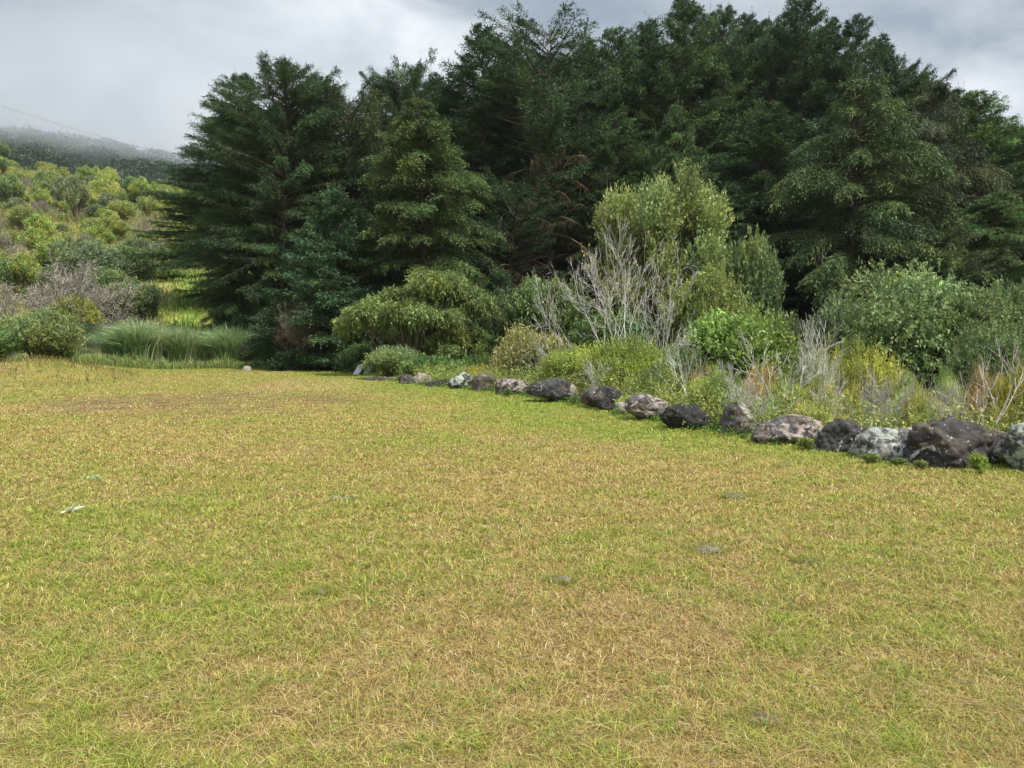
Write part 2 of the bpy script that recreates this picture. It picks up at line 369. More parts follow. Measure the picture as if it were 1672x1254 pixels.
# ------------------------------------------------------------------ trees: builders
def clump_tint(r, n, b=.25, y=.12):
    br = np.exp(r.normal(0, b, n))[:, None]; yl = r.normal(0, y, n)[:, None]
    return br*np.concatenate([1+yl, 1+yl*.35, 1-yl*.4], 1)
def conifer(seed, H, R, cb=.06, nb=14, prof=((0, .45), (.2, 1), (.5, .78), (.8, .38), (1, .05)), e0=.05, e1=.75, droop=.42, up=.20, dens=1.6,
            ll=.19, lw=.023, hang=.25, rag=.35, dead=0, lean=0):
    r = np.random.default_rng(seed)
    tr, cr = MB(), MB()
    K = 14; t = np.linspace(0, 1, K); off = np.stack([lean*t**2+.25*np.sin(t*5+seed), .25*np.cos(t*4+seed*2), H*.985*t], -1); off[:, :2] *= t[:, None]**.7
    rad = H*.0135*(1-t)**.85+.02
    tr.tubes(off[None], rad[None], 8, (1, 1, 1))
    def trunk(z): return np.stack([np.interp(z, off[:, 2], off[:, 0]), np.interp(z, off[:, 2], off[:, 1]), z], -1)
    n = int(nb*1.1*H*(1-cb)); tb = np.sort(r.random(n))**.92; zb = H*(cb+(1-cb)*tb)
    az = r.uniform(0, 2*math.pi, n)
    pr = np.interp(tb, [a for a, _ in prof], [b for _, b in prof])
    lump = fbm(np.stack([np.cos(az)*1.3+5, np.sin(az)*1.3+5, zb*.33], -1), 3, seed)
    Ln = R*pr*np.clip(1+rag*2.6*(lump-.5)+r.normal(0, rag*.35, n), .35, 1.6)+.25
    el = e0+(e1-e0)*tb**1.6+r.normal(0, .12, n); kx = r.normal(0, .12, n)
    def bpos(i, s):
        u = np.stack([np.cos(az[i]), np.sin(az[i]), 0*az[i]], -1); v = np.stack([-np.sin(az[i]), np.cos(az[i]), 0*az[i]], -1)
        q = s[:, None]; Lq = Ln[i][:, None]
        return trunk(zb[i])+u*Lq*q*(1-.12*el[i][:, None])+v*Lq*(kx[i][:, None])*q**2+np.array([0, 0, 1.])*Lq*(el[i][:, None]*q-droop*q**2+up*q**3)
    sK = np.linspace(0, .93, 6); idx = np.repeat(np.arange(n), 6); P = bpos(idx, np.tile(sK, n)).reshape(n, 6, 3)
    tr.tubes(P, (Ln*.010+.012)[:, None]*np.linspace(1.3, .25, 6), 3, (1, 1, 1))
    # twigs
    m = np.maximum(4, (Ln*13*dens)).astype(int); bi = np.repeat(np.arange(n), m); s = r.random(len(bi))**.62*.98+.02
    s = np.maximum(s, .12)
    p0 = bpos(bi, s); p1 = bpos(bi, s+.03); T = nrm(p1-p0); side = np.where(r.random(len(bi)) < .5, -1., 1.)[:, None]
    V = nrm(np.cross(T, np.array([0, 0, 1.])))
    D = nrm(T*.75+side*V*r.uniform(.2, 1.0, (len(bi), 1))+np.array([0, 0, 1.])*r.normal(.06, .22, (len(bi), 1)))
    tl = (.30+.55*(1-s))*np.minimum(Ln[bi]*.45, 1.25)*r.uniform(.6, 1.3, len(bi))+.12
    if dead: keep = ~((fbm(np.stack([np.cos(az)[bi]*1.1, np.sin(az)[bi]*1.1, zb[bi]*.25], -1), 2, seed+5) < .40+dead*.12*(1-tb[bi])) & (tb[bi] < .72)); bi, s, p0, D, tl = bi[keep], s[keep], p0[keep], D[keep], tl[keep]
    tw = clump_tint(r, n, .30, .10)[bi]*clump_tint(r, len(bi), .16, .06)
    q = 8; j = np.repeat(np.arange(len(bi)), q); u = np.tile(np.linspace(.05, 1, q), len(bi))
    lp = p0[j]+D[j]*(tl[j]*u)[:, None]+np.array([0, 0, -1.])*(hang*tl[j]*u**2)[:, None]+r.normal(0, .03, (len(j), 3))
    ld = nrm(D[j]*.8+r.normal(0, .42, (len(j), 3))+np.array([0, 0, -1.])*(hang*1.1*u)[:, None])
    cr.leaves(lp, ld, ll*r.uniform(.6, 1.35, len(j)), lw*r.uniform(.7, 1.4, len(j)), tw[j], rng=r, flat=.75)
    # leader shoots standing up out of the top
    nt_ = 26; z = H*r.uniform(.90, 1.0, nt_); j = np.repeat(np.arange(nt_), 14); u = np.tile(np.linspace(0, 1, 14), nt_)
    base = trunk(z)+r.normal(0, R*.07, (nt_, 3))*np.array([1, 1, 0]); dd = nrm(r.normal(0, .38, (nt_, 3))+np.array([0, 0, 1.3])); ln = r.uniform(.4, 1.1, nt_)
    cr.leaves(base[j]+dd[j]*(ln[j]*u)[:, None], nrm(dd[j]+r.normal(0, .4, (len(j), 3))), np.full(len(j), ll*.7), np.full(len(j), lw*.8), clump_tint(r, nt_)[j], rng=r)
    if dead:    # bare limbs and hanging dead sprays
        nd = int(60*dead); z = H*(.10+.55*r.random(nd)); a = r.uniform(0, 2*math.pi, nd); l = R*r.uniform(.35, .95, nd); K = 7; tt = np.linspace(0, 1, K)
        u = np.stack([np.cos(a), np.sin(a), 0*a], -1)
        P = trunk(z)[:, None]+u[:, None]*(l[:, None]*tt)[..., None]+np.array([0, 0, 1.])*(l[:, None]*(r.uniform(-.2, .9, nd)[:, None]*tt-.5*tt**2))[..., None]
        tr.tubes(P, (.05*np.linspace(1, .2, K))[None].repeat(nd, 0), 3, (2.4, 2.2, 2.0))
        m = 16; b0 = np.repeat(np.arange(nd), m); kk = r.integers(2, K, len(b0)); q0 = P[b0, kk]; dl = r.uniform(.3, 1.1, len(b0)); dq = nrm(r.normal(0, .6, (len(b0), 3))+np.array([0, 0, -.7]))
        tr.tubes(np.stack([q0, q0+dq*dl[:, None]*.5, q0+dq*dl[:, None]+np.array([0, 0, -.15])], 1), np.tile([.018, .012, .006], (len(b0), 1)), 3, (1.9, 1.7, 1.4))
    cv = np.concatenate(cr.V); H = float(np.percentile(cv[:, 2], 99.93)); Wd = float(np.percentile(np.abs(cv[:, 0]), 95)+np.percentile(np.abs(cv[:, 1]), 95))
    return tr.mesh('trunk', M_bark, True), cr.mesh('crown', M_needle), H, Wd

def broad(seed, W, H, cb=.12, nl=26, lr=.2, flat=.8, twigs=110, lpt=9, ll=.14, lw=.035, upb=.3, droop=.0, stems=5, lobes=None, tipy=0.0, spread=.32, stem_r=.05, tint=.22):
    r = np.random.default_rng(seed); tr, cr = MB(), MB(); hc_ = H*cb
    if lobes is None:
        v = nrm(r.normal(0, 1, (nl, 3))); v[:, 2] = np.where(v[:, 2] < -.45, -v[:, 2], v[:, 2]); rr = r.uniform(.35, .85, (nl, 1))
        rad = W*lr*r.uniform(.65, 1.25, nl); A = np.array([W/2, W/2, (H-hc_)/2])
        Cn = v*rr*(A-np.array([1, 1, .6])*(W*lr*.6))+np.array([0, 0, (H+hc_)/2])
    else:
        lobes = np.asarray(lobes, float); Cn = lobes[:, :3]; rad = lobes[:, 3]; nl = len(Cn)
    cnt = np.maximum(6, (twigs*(rad/rad.mean())**2)).astype(int); li = np.repeat(np.arange(nl), cnt); n = len(li)
    v = nrm(r.normal(0, 1, (n, 3))+np.array([0, 0, .25])); rr = r.uniform(.45, 1.0, n)**.6*np.exp(r.normal(0, .10, n))
    e = Cn[li]+v*(rad[li]*rr)[:, None]*np.array([1, 1, flat]); e[:, 2] = np.maximum(e[:, 2], .03)
    D = nrm(v*.9+np.array([0, 0, upb])+r.normal(0, .3, (n, 3)))
    tint_ = clump_tint(r, nl, tint*.7, .10)[li]*clump_tint(r, n, tint, .08)
    j = np.repeat(np.arange(n), lpt); u = np.tile(np.linspace(0, 1, lpt), n); sl = spread*r.uniform(.6, 1.3, n)
    lp = e[j]+D[j]*(sl[j]*(u-.6))[:, None]+np.array([0, 0, -1])*(droop*sl[j]*u**2)[:, None]+r.normal(0, .02, (len(j), 3))
    ld = nrm(D[j]*.45+r.normal(0, .62, (len(j), 3))+np.array([0, 0, 1.])*(upb*.5-droop))
    tc_ = tint_[j]
    if tipy: tc_ = tc_*(1+tipy*(u > .72)[:, None]*np.array([1.0, .55, .3])*(r.random(n) < .6)[j][:, None])
    cr.leaves(lp, ld, ll*r.uniform(.6, 1.4, len(j)), lw*r.uniform(.7, 1.3, len(j)), tc_, rng=r, flat=.8)
    # stems and limbs to each lobe
    K = 6; t = np.linspace(0, 1, K); bs = np.stack([r.normal(0, .04*W, stems), r.normal(0, .04*W, stems), np.zeros(stems)], -1); si = r.integers(0, stems, nl)
    p0 = bs[si]; p3 = Cn; mid = p0*.55+p3*.45+np.array([0, 0, .12])*H*r.uniform(-.3, 1, (nl, 1)); q = t[None, :, None]
    P = (1-q)**2*p0[:, None]+2*q*(1-q)*mid[:, None]+q*q*p3[:, None]+r.normal(0, .012*W, (nl, K, 3))*np.sin(q*3.14)
    tr.tubes(P, stem_r*np.linspace(1, .3, K)[None].repeat(nl, 0)*r.uniform(.6, 1.1, (nl, 1)), 5, (1, 1, 1))
    m = r.choice(n, min(n, nl*14), False); p0 = Cn[li[m]]; P = np.stack([p0, (p0+e[m])/2+r.normal(0, .05, (len(m), 3)), e[m]], 1)
    tr.tubes(P, np.tile([stem_r*.22, stem_r*.15, stem_r*.08], (len(m), 1)), 3, (1, 1, 1))
    return tr.mesh('trunk', M_bark, True), cr.mesh('crown', M_leaf), H, W

def bare(seed, H, W, stems=4, depth=5, r0=.05, ang=.5, kids=3, rmin=.004, upt=.25, leaves=0, jit=.15, maxn=5200, sp=None):
    """leafless tree: stems that fork again and again; grows to about height H, width W"""
    r = np.random.default_rng(seed); mb = MB(); lf = MB(); segs = [[] for _ in range(4)]; K = 5
    todo = []
    for s in range(stems):
        a = r.uniform(0, 6.28); ti = r.uniform(.1, 1)*(sp or ang*1.1)*(0 if stems == 1 else 1)
        d = np.array([math.cos(a)*math.sin(ti), math.sin(a)*math.sin(ti), math.cos(ti)])
        todo.append((np.array([math.cos(a), math.sin(a), 0])*.03*W*(stems > 1), d, r.uniform(.32, .42)*H, r0*r.uniform(.7, 1), 0))
    Ps, Rs = [], []; tips = []
    i = 0
    while i < len(todo) and len(Ps) < maxn:
        p, d, ln, rad, lv = todo[i]; i += 1
        pts = [p]; dd = d
        for k in range(K-1):
            dd = dd+r.normal(0, jit, 3)+np.array([0, 0, upt*.12]); dd = dd/np.linalg.norm(dd); pts.append(pts[-1]+dd*ln/(K-1))
        Ps.append(pts); Rs.append(np.linspace(rad, rad*.62, K)); end = pts[-1]
        if lv >= depth: tips.append(end); continue
        nk = kids+r.integers(0, 2)
        for c in range(nk):
            k = K-1 if c < 2 else r.integers(1, K)
            ax_ = nrm(r.normal(0, 1, 3)); v = nrm(np.cross(dd, ax_)); an = ang*r.uniform(.5, 1.3)
            nd = nrm(dd*math.cos(an)+v*math.sin(an)+np.array([0, 0, upt*.5]))
            todo.append((pts[k], nd, ln*r.uniform(.58, .82), max(rmin, rad*.60*(.75 if c else 1)), lv+1))
    P = np.array(Ps); Rr = np.array(Rs)
    zmax = np.percentile(P[..., 2], 99.7); wx = np.percentile(np.abs(P[..., :2]), 98.5)
    P[..., 2] *= H/zmax; P[..., :2] *= (W/2)/wx
    sh = r.uniform(.7, 1.2, (len(P), 1))*np.ones(3)
    mb.tubes(P, Rr, 4, sh)
    cme = None
    if leaves:
        tp = P.reshape(-1, 3)[r.choice(P.shape[0]*K, leaves)]; tp = tp[tp[:, 2] > H*.45]; q = 7; j = np.repeat(np.arange(len(tp)), q)
        lf.leaves(tp[j]+r.normal(0, .10, (len(j), 3)), r.normal(0, 1, (len(j), 3))+np.array([0, 0, .4]), r.uniform(.06, .13, len(j)), r.uniform(.015, .03, len(j)), clump_tint(r, len(tp))[j], rng=r)
        cme = lf.mesh('leaf_sprays', M_leaf)
    return mb.mesh('branches', M_bark), cme, H, W

def place(name, me, x, y, z, sx, sz, rz, label, cat, group, ccol, tcol, cname='crown', tname='trunk'):
    r = link(name, None, None, (x, y, z)); r.empty_display_size = .3; r.rotation_euler = (0, 0, rz); r.scale = (sx, sx, sz); tag(r, label, cat, group)
    t = link(tname, me[0], r); t.color = (*tcol, 1)
    if me[1] is not None: c = link(cname, me[1], r); c.color = (*ccol, 1)
    return r
def plant(name, me, px, d, ytop, wpx, label, cat, group, ccol, tcol=(.14, .105, .075), rz=0.0, sink=.1, **kw):
    x, y, zt = at(px, ytop, d); z = float(hmap(x, y))-sink
    return place(name, me, x, y, z, wpx*d/F/me[3], (zt-z)/me[2], rz, label, cat, group, ccol, tcol, **kw)

# ------------------------------------------------------------------ cypresses
DK = (.054, .096, .036); MID = (.072, .120, .040); OL = (.090, .132, .040); BG = (.060, .112, .050); BRN = (.078, .098, .042); GR = (.084, .146, .040)
V0 = conifer(11, 19, 5.8, .04, 15, ((0, .70), (.15, .78), (.4, .96), (.7, .98), (.88, .66), (1, .12)), rag=.42, lean=.6)
V1 = conifer(12, 17, 4.4, .03, 17, ((0, .8), (.15, 1), (.45, .92), (.7, .68), (.88, .36), (1, .05)), .05, .65, .5, .12, hang=.4, rag=.3, ll=.18)
V2 = conifer(13, 24, 4.2, .14, 12, ((0, .5), (.3, .85), (.6, 1), (.78, .78), (.92, .32), (1, .05)), rag=.45)
V3 = conifer(14, 24, 4.6, .20, 9, ((0, .35), (.25, .6), (.5, .65), (.75, .95), (.9, .9), (1, .35)), .2, .6, .35, .3, rag=.55, dead=1.6, dens=1.3)
V4 = conifer(15, 24, 3.8, .10, 13, ((0, .6), (.25, .95), (.5, .9), (.75, .62), (.9, .34), (1, .05)), .0, .8, .4, .25, rag=.4)
V5 = conifer(16, 17, 4.8, .08, 14, ((0, .7), (.2, 1), (.5, .92), (.75, .68), (.92, .36), (1, .08)), .1, .6, .5, .05, hang=.7, rag=.38, ll=.20)
V6 = conifer(17, 10.5, 3.4, .02, 24, ((0, 1), (.2, .95), (.5, .68), (.8, .32), (1, .04)), .1, .8, .3, .12, hang=.12, rag=.22, ll=.16)
V7 = conifer(18, 18, 4.0, .12, 9, ((0, .5), (.3, .8), (.6, 1), (.85, .8), (1, .3)), .2, .7, .3, .25, rag=.5, dead=.8, dens=1.3)
gF = 'cypress trees of the dark grove'
cyp = [
 (V0, 455, 54, 98, 205, DK, 0.3, 'huge dark spreading cypress at the left end of the grove beside the grassy hill'),
 (V2, 392, 57, 125, 150, DK, 2.0, 'dark cypress leaning out leftmost, its ragged limbs against the misty sky'),
 (V1, 388, 55, 330, 110, MID, 1.0, 'low dark cypress with branches to the ground at the left foot of the grove'),
 (V7, 572, 57, 130, 170, BRN, 0.7, 'thin brownish cypress between the huge left cypress and the olive one'),
 (V0, 670, 62, 108, 165, DK, 4.0, 'dark round topped cypress standing behind the tip of the olive cypress'),
 (V1, 688, 46, 168, 225, OL, 0.4, 'olive green pyramid cypress with feathery layered branches, front row left'),
 (V6, 548, 45.5, 305, 200, BG, 0.9, 'young blue green cypress at the left foot of the olive cypress'),
 (V2, 742, 64, 140, 140, DK, 1.2, 'dark cypress filling the gap right behind the olive cypress'),
 (V4, 790, 60, 42, 160, DK, 2.7, 'dark cypress with a thin spire top, left of the ragged tall one'),
 (V3, 900, 55, 22, 205, DK, 0.2, 'ragged tall cypress with bare grey trunk and dead limbs showing'),
 (V2, 1005, 62, 48, 140, MID, 3.2, 'green topped cypress just right of the ragged tall one'),
 (V4, 1060, 67, 40, 140, DK, 5.0, 'narrow dark cypress between two taller ones near the middle'),
 (V4, 1116, 60, -6, 145, MID, 1.9, 'tall pointed cypress reaching the top edge, left of the crest centre'),
 (V2, 1185, 62, 14, 135, MID, 0.4, 'bushy topped cypress right of the tall pointed one at the crest'),
 (V2, 1252, 64, 34, 125, DK, 2.2, 'shorter rounded cypress in the dip of the crest'),
 (V4, 1318, 60, -10, 135, DK, 4.1, 'tallest right cypress with its tip cut by the top edge'),
 (V2, 1402, 58, 28, 138, DK, 5.2, 'dark cypress with gaps of sky in its top, where the crest starts to fall'),
 (V0, 1462, 62, 84, 125, DK, 1.1, 'dark cypress on the falling shoulder of the crest'),
 (V5, 1395, 46, 135, 270, (.088, .134, .044), 0.6, 'broad cypress with drooping yellowish green sprays, front row right'),
 (V5, 1528, 53, 140, 215, BRN, 2.6, 'brownish green drooping cypress right of the broad front one'),
 (V2, 1592, 56, 152, 160, GR, 3.0, 'green cypress with upswept tips on the right slope of the skyline'),
 (V0, 1655, 58, 200, 170, GR, 5.5, 'green cypress at the right edge of the picture'),
 (V2, 1745, 57, 232, 170, DK, 1.5, 'cypress cut by the right edge of the picture'),
 (V1, 1615, 47, 318, 215, GR, 2.0, 'fresh green bushy cypress below the right edge trees'),
 (V1, 1105, 50, 172, 135, MID, 3.9, 'narrow hanging cypress in front of the crest above the pale green tree'),
 (V7, 1532, 43, 368, 135, BRN, 4.4, 'small brownish half bare cypress above the grey green broadleaf tree'),
 (V4, 1250, 54, 185, 200, DK, 0.1, 'very dark cypress left of the broad drooping one'),
 (V2, 1005, 57, 190, 170, MID, 1.7, 'mid green cypress behind the pale bare trunks'),
 (V7, 838, 52, 290, 150, DK, 2.1, 'low dark cypress right beside the olive one, dead sprays on it'),
 (V1, 955, 56, 330, 130, DK, 5.8, 'low dark cypress at the foot of the ragged tall one'),
 (V1, 1195, 50, 320, 150, DK, 3.3, 'low dark cypress right behind the pale green tree'),
 (V1, 1300, 49, 430, 170, DK, 4.9, 'low spreading cypress branches under the broad drooping one'),
 (V4, 512, 58, 122, 130, DK, 1.3, 'narrow dark cypress joined to the right shoulder of the huge left cypress'),
 (V4, 618, 60, 140, 120, MID, 2.3, 'narrow cypress between the thin brownish one and the round topped one'),
 (V4, 715, 66, 122, 110, DK, 3.3, 'narrow dark cypress top left of the thin spire'),
 (V4, 845, 63, 66, 120, DK, 4.3, 'narrow dark cypress between the thin spire and the ragged tall one'),
 (V4, 958, 63, 70, 120, DK, 5.3, 'narrow dark cypress touching the ragged tall one on its right'),
 (V4, 1150, 65, 22, 115, DK, .3, 'narrow dark cypress right of the tall pointed one at the crest'),
 (V4, 1222, 66, 24, 110, DK, 1.8, 'narrow cypress spire between the bushy top and the dip of the crest'),
 (V4, 1284, 66, 26, 115, MID, 2.8, 'narrow cypress spire left of the tallest right cypress'),
 (V4, 1362, 65, 34, 120, DK, 3.8, 'narrow cypress spire right of the tallest right cypress'),
 (V4, 1438, 63, 62, 115, DK, 4.8, 'narrow cypress spire where the crest starts to fall'),
 (V4, 1498, 61, 122, 120, MID, 5.8, 'narrow cypress spire below the shoulder of the crest'),
 (V4, 1562, 60, 146, 120, DK, .8, 'narrow cypress spire half way down the right skyline'),
 (V6, 820, 45, 440, 120, DK, 1.9, 'small dark cypress behind the flat topped broadleaf tree'),
]
for k, (me, px, d, yt, w, c, rz, lab) in enumerate(cyp):
    plant('cypress_tree', me, px, d, yt, w, lab, 'tree', gF, c, (.10, .078, .058), rz)
for k, px in enumerate(range(380, 1800, 75)):
    yt = np.interp(px, [380, 470, 600, 680, 800, 900, 1100, 1320, 1480, 1680, 1800], [190, 150, 190, 150, 110, 80, 50, 50, 130, 240, 270])
    plant('cypress_tree', (V4, V2, V0)[k % 3], px, 74+(k*37 % 9), yt+((k*53) % 30), 190, 'dark cypress of the back row, seen only through gaps in the grove', 'tree', 'cypresses of the back row', DK, (.09, .07, .05), k*1.7)
# dead trunks in the grove
def dead_trunk(seed, px, d, ytop, ybot, w, lab):
    x, y, zt = at(px, ytop, d); z = float(hmap(x, y)); me = bare(seed, zt-z, w, 1, 3, .10, .55, 2, .012, .1, 0, .05)
    place('dead_tree', (me[0], None), x, y, z, 1, 1, 0, lab, 'dead tree', None, (1, 1, 1), (.27, .22, .18), tname='branches')
dead_trunk(61, 984, 51, 290, 0, 2.0, 'thin pale dead trunk standing in the dark middle of the grove')
dead_trunk(62, 1002, 52, 320, 0, 1.6, 'second thin pale dead trunk right beside the other in the dark grove')
dead_trunk(63, 1345, 43, 395, 0, 3.4, 'pale dead trunk with a bent white branch under the drooping cypress')

# ------------------------------------------------------------------ broadleaf trees and bushes
B0 = broad(21, 4.0, 3.6, .05, 30, .20, .85, 120, 9, .12, .035, .35)
_q = np.random.default_rng(8); pl_ = []
for (cx_, cz_, ww, hh_, nn) in ((-.1, 6.1, 1.7, .5, 12), (.9, 5.6, 1.4, .9, 14), (-1.0, 5.3, 1.4, 1.1, 15), (.3, 4.2, 1.9, 1.2, 20), (1.5, 3.6, 1.0, 1.2, 12), (-1.5, 3.0, 1.1, 1.2, 12), (0, 2.2, 1.9, 1.3, 16)):
    for k in range(nn): pl_.append((cx_+_q.normal(0, ww*.45), _q.normal(0, ww*.75), cz_+_q.normal(0, hh_*.45), _q.uniform(.42, .72)))
B1 = broad(22, 5.2, 7.6, .08, twigs=75, lpt=12, ll=.13, lw=.030, upb=.8, flat=1.0, stems=3, tipy=.2, spread=.6, lobes=pl_)
tiers = []
_r = np.random.default_rng(5)
for (xc, zc, rr, nn) in ((1.0, 4.45, 1.9, 14), (.9, 3.6, 2.6, 14), (-2.0, 3.35, 1.9, 12), (1.9, 2.5, 2.1, 12), (1.2, 1.45, 2.6, 12)):
    for k in range(nn):
        a = k*2.399+zc*3; q = rr*math.sqrt((k+.5)/nn); tiers.append((math.cos(a)*q+xc, math.sin(a)*q, zc+_r.normal(0, .28)-.06*q*q*.6, _r.uniform(.5, .85)))
B2 = broad(23, 8.0, 5.0, flat=.5, twigs=120, lpt=9, ll=.17, lw=.028, upb=.1, droop=.55, stems=3, lobes=tiers, stem_r=.09, spread=.36)
B3 = broad(24, 6.0, 4.6, .06, 34, .18, .8, 115, 13, .13, .030, .3, .25, stems=4, tipy=.4, spread=.4)
B4 = broad(25, 4.0, 1.6, .0, 34, .15, .6, 80, 9, .16, .045, .6, stems=5, stem_r=.02)
B5 = broad(26, 4.0, 2.6, .05, 36, .17, .55, 90, 11, .085, .014, .45, stems=5, stem_r=.035, spread=.38)
B6 = broad(27, 4.4, 3.4, .05, 30, .20, .75, 90, 10, .16, .028, .9, stems=5, spread=.5, tipy=.3)
B7 = broad(28, 3.4, 2.4, .02, 22, .22, .8, 110, 9, .12, .022, .5, .2, stems=4, tipy=.4, spread=.32)
B8 = broad(29, 5.0, 3.6, .06, 40, .15, .6, 80, 10, .14, .03, .4, .1, stems=4, stem_r=.06)
gB = 'broadleaf trees and bushes between the boulders and the grove'
bro = [
 ('broadleaf_tree', B2, 686, 37, 443, 262, (.185, .250, .075), 0.2, 'flat topped spreading tree with drooping leaves in tiers, left of the middle'),
 ('bush', B0, 895, 36, 446, 165, (.14, .20, .06), 1.0, 'dense mid green bush left behind the white bare tree'),
 ('bush', B3, 822, 39, 475, 120, (.12, .175, .07), 2.0, 'dull green bush right of the flat topped tree'),
 ('bush', B7, 862, 27, 537, 165, (.32, .32, .12), 0.5, 'yellowish flowering bush behind the row of boulders, middle'),
 ('bush', B6, 642, 33, 562, 110, (.20, .27, .10), 1.4, 'pale grey green bush at the far left end of the boulder row'),
 ('fern_bush', B4, 712, 31, 584, 130, (.13, .225, .065), 2.2, 'low ferny green bush behind the far boulders'),
 ('fern_bush', B4, 775, 30, 588, 110, (.15, .25, .06), 0.9, 'low ferny bush left of the yellowish flowering bush'),
 ('bush', B4, 782, 27.5, 600, 56, (.48, .43, .06), 1.1, 'small bright yellow leaved bush above the far boulders'),
 ('broadleaf_tree', B1, 1084, 37, 252, 212, (.25, .31, .10), 0.3, 'tall pale green tree with upright sprays in front of the grove'),
 ('broadleaf_tree', B0, 1222, 34, 376, 130, (.17, .235, .085), 3.4, 'grey green tree with upright tips right of the tall pale green one'),
 ('bush', B3, 1150, 31, 436, 200, (.24, .30, .085), 3.0, 'yellow spotted green bush right behind the white bare tree'),
 ('bush', B0, 1200, 26, 500, 215, (.24, .34, .075), 0.6, 'bright green rounded bush right of the white bare tree'),
 ('bush', B3, 1278, 26, 512, 95, (.15, .185, .105), 4.0, 'greyish leaved bush right of the bright green rounded one'),
 ('bush', B0, 1010, 31, 505, 150, (.10, .18, .045), 2.0, 'green bush seen through the white bare tree'),
 ('thorn_bush', B5, 1015, 20.5, 548, 200, (.32, .38, .07), 0.3, 'yellow green layered thorn bush in front of the white bare tree'),
 ('thorn_bush', B5, 925, 22, 566, 130, (.26, .33, .07), 1.7, 'green thorn bush between the yellowish bush and the layered thorn bush'),
 ('broadleaf_tree', B3, 1480, 27, 434, 300, (.21, .285, .105), 0.9, 'grey green broadleaf tree with pale leaf tips, right of the middle'),
 ('broadleaf_tree', B3, 1580, 25.5, 470, 240, (.18, .25, .09), 2.9, 'grey green broadleaf tree overlapping the right of its pale tipped twin'),
 ('bush', B3, 1385, 30, 480, 170, (.17, .225, .10), 5.0, 'dull green bush left beside the pale tipped broadleaf tree'),
 ('broadleaf_tree', B8, 1655, 27, 428, 190, (.14, .20, .075), 1.9, 'dark green layered tree at the right edge'),
 ('bush', B3, 1620, 21, 528, 170, (.16, .22, .08), 0.1, 'dark green bush below the layered tree at the right edge'),
 ('bush', B5, 1395, 19, 555, 190, (.38, .40, .075), 2.4, 'olive yellow feathery bush below the grey green broadleaf tree'),
 ('bush', B5, 1325, 18, 560, 120, (.30, .37, .09), 4.4, 'light green feathery bush left of the olive yellow one'),
 ('bush', B7, 1660, 12.2, 607, 110, (.30, .30, .055), 3.6, 'yellow green bush behind the last boulders at the right edge'),
 ('bush', B0, 1110, 22, 560, 90, (.15, .21, .06), 1.0, 'fresh green bush at the right foot of the white bare tree'),
 ('thorn_bush', B5, 1075, 17.5, 600, 120, (.20, .25, .06), 5.1, 'small thorn bush in front of the fresh green bush'),
 ('bush', B0, 457, 45.5, 553, 74, (.075, .15, .045), 0.3, 'round dark green bush by the lawn below the huge left cypress'),
 ('bush', B4, 525, 44, 575, 120, (.065, .13, .04), 0.8, 'low dark green bush under the young blue green cypress'),
 ('bush', B6, 405, 49.5, 540, 60, (.13, .17, .08), 2.8, 'grey green bush at the right end of the green fence'),
 ('bush', B7, 592, 40, 560, 60, (.07, .13, .04), 3.8, 'shaded bush left of the pale grey green one'),
 ('bush', B8, 600, 38.5, 585, 50, (.10, .16, .05), 1.0, 'little shaded bush behind the white boards'),
]
for (nm, me, px, d, yt, w, c, rz, lab) in bro: plant(nm, me, px, d, yt, w, lab, 'tree' if nm.endswith('tree') else 'bush', gB, c, (.17, .14, .105), rz)
# low scrub filling the dip behind the boulders
rs = np.random.default_rng(31)
where = lambda px, d: ('behind the far boulders' if d > 19 else 'behind the middle boulders' if px < 1250 else 'behind the large right boulders' if px < 1520 else 'behind the last boulders by the right edge')
scr = []
for k in range(46):
    px = rs.uniform(1040, 1740); d = rs.uniform(max(11.0, 9.5+(1672-px)/110), 23); yt = rs.uniform(598, 655)-(d-12)*1.5
    kind = rs.integers(0, 4); c = [(.33, .33, .08), (.25, .33, .07), (.34, .27, .11), (.30, .38, .09)][kind]; nmn = ['olive', 'green', 'brownish', 'light green'][kind]
    plant('scrub_bush', (B5, B5, B7, B6)[rs.integers(0, 4)], px, d, yt, rs.uniform(60, 130)*14/d, f'low {nmn} scrub bush {where(px, d)}', 'bush', f'low {nmn} scrub bushes {where(px, d)}', tuple(np.array(c)*rs.uniform(1.0, 1.45)), (.36, .33, .28), rs.uniform(0, 6))
for k in range(14):
    px = rs.uniform(660, 1060); d = np.interp(px, [660, 1060], [31, 19])+rs.uniform(1, 4); yt = rs.uniform(585, 620)
    plant('scrub_bush', (B5, B4, B6)[rs.integers(0, 3)], px, d, yt, rs.uniform(50, 90), 'low green scrub bush just behind the farther boulders', 'bush', 'low scrub bushes behind the farther boulders', tuple(np.array((.17, .25, .07))*rs.uniform(.75, 1.2)), (.2, .17, .13), rs.uniform(0, 6))

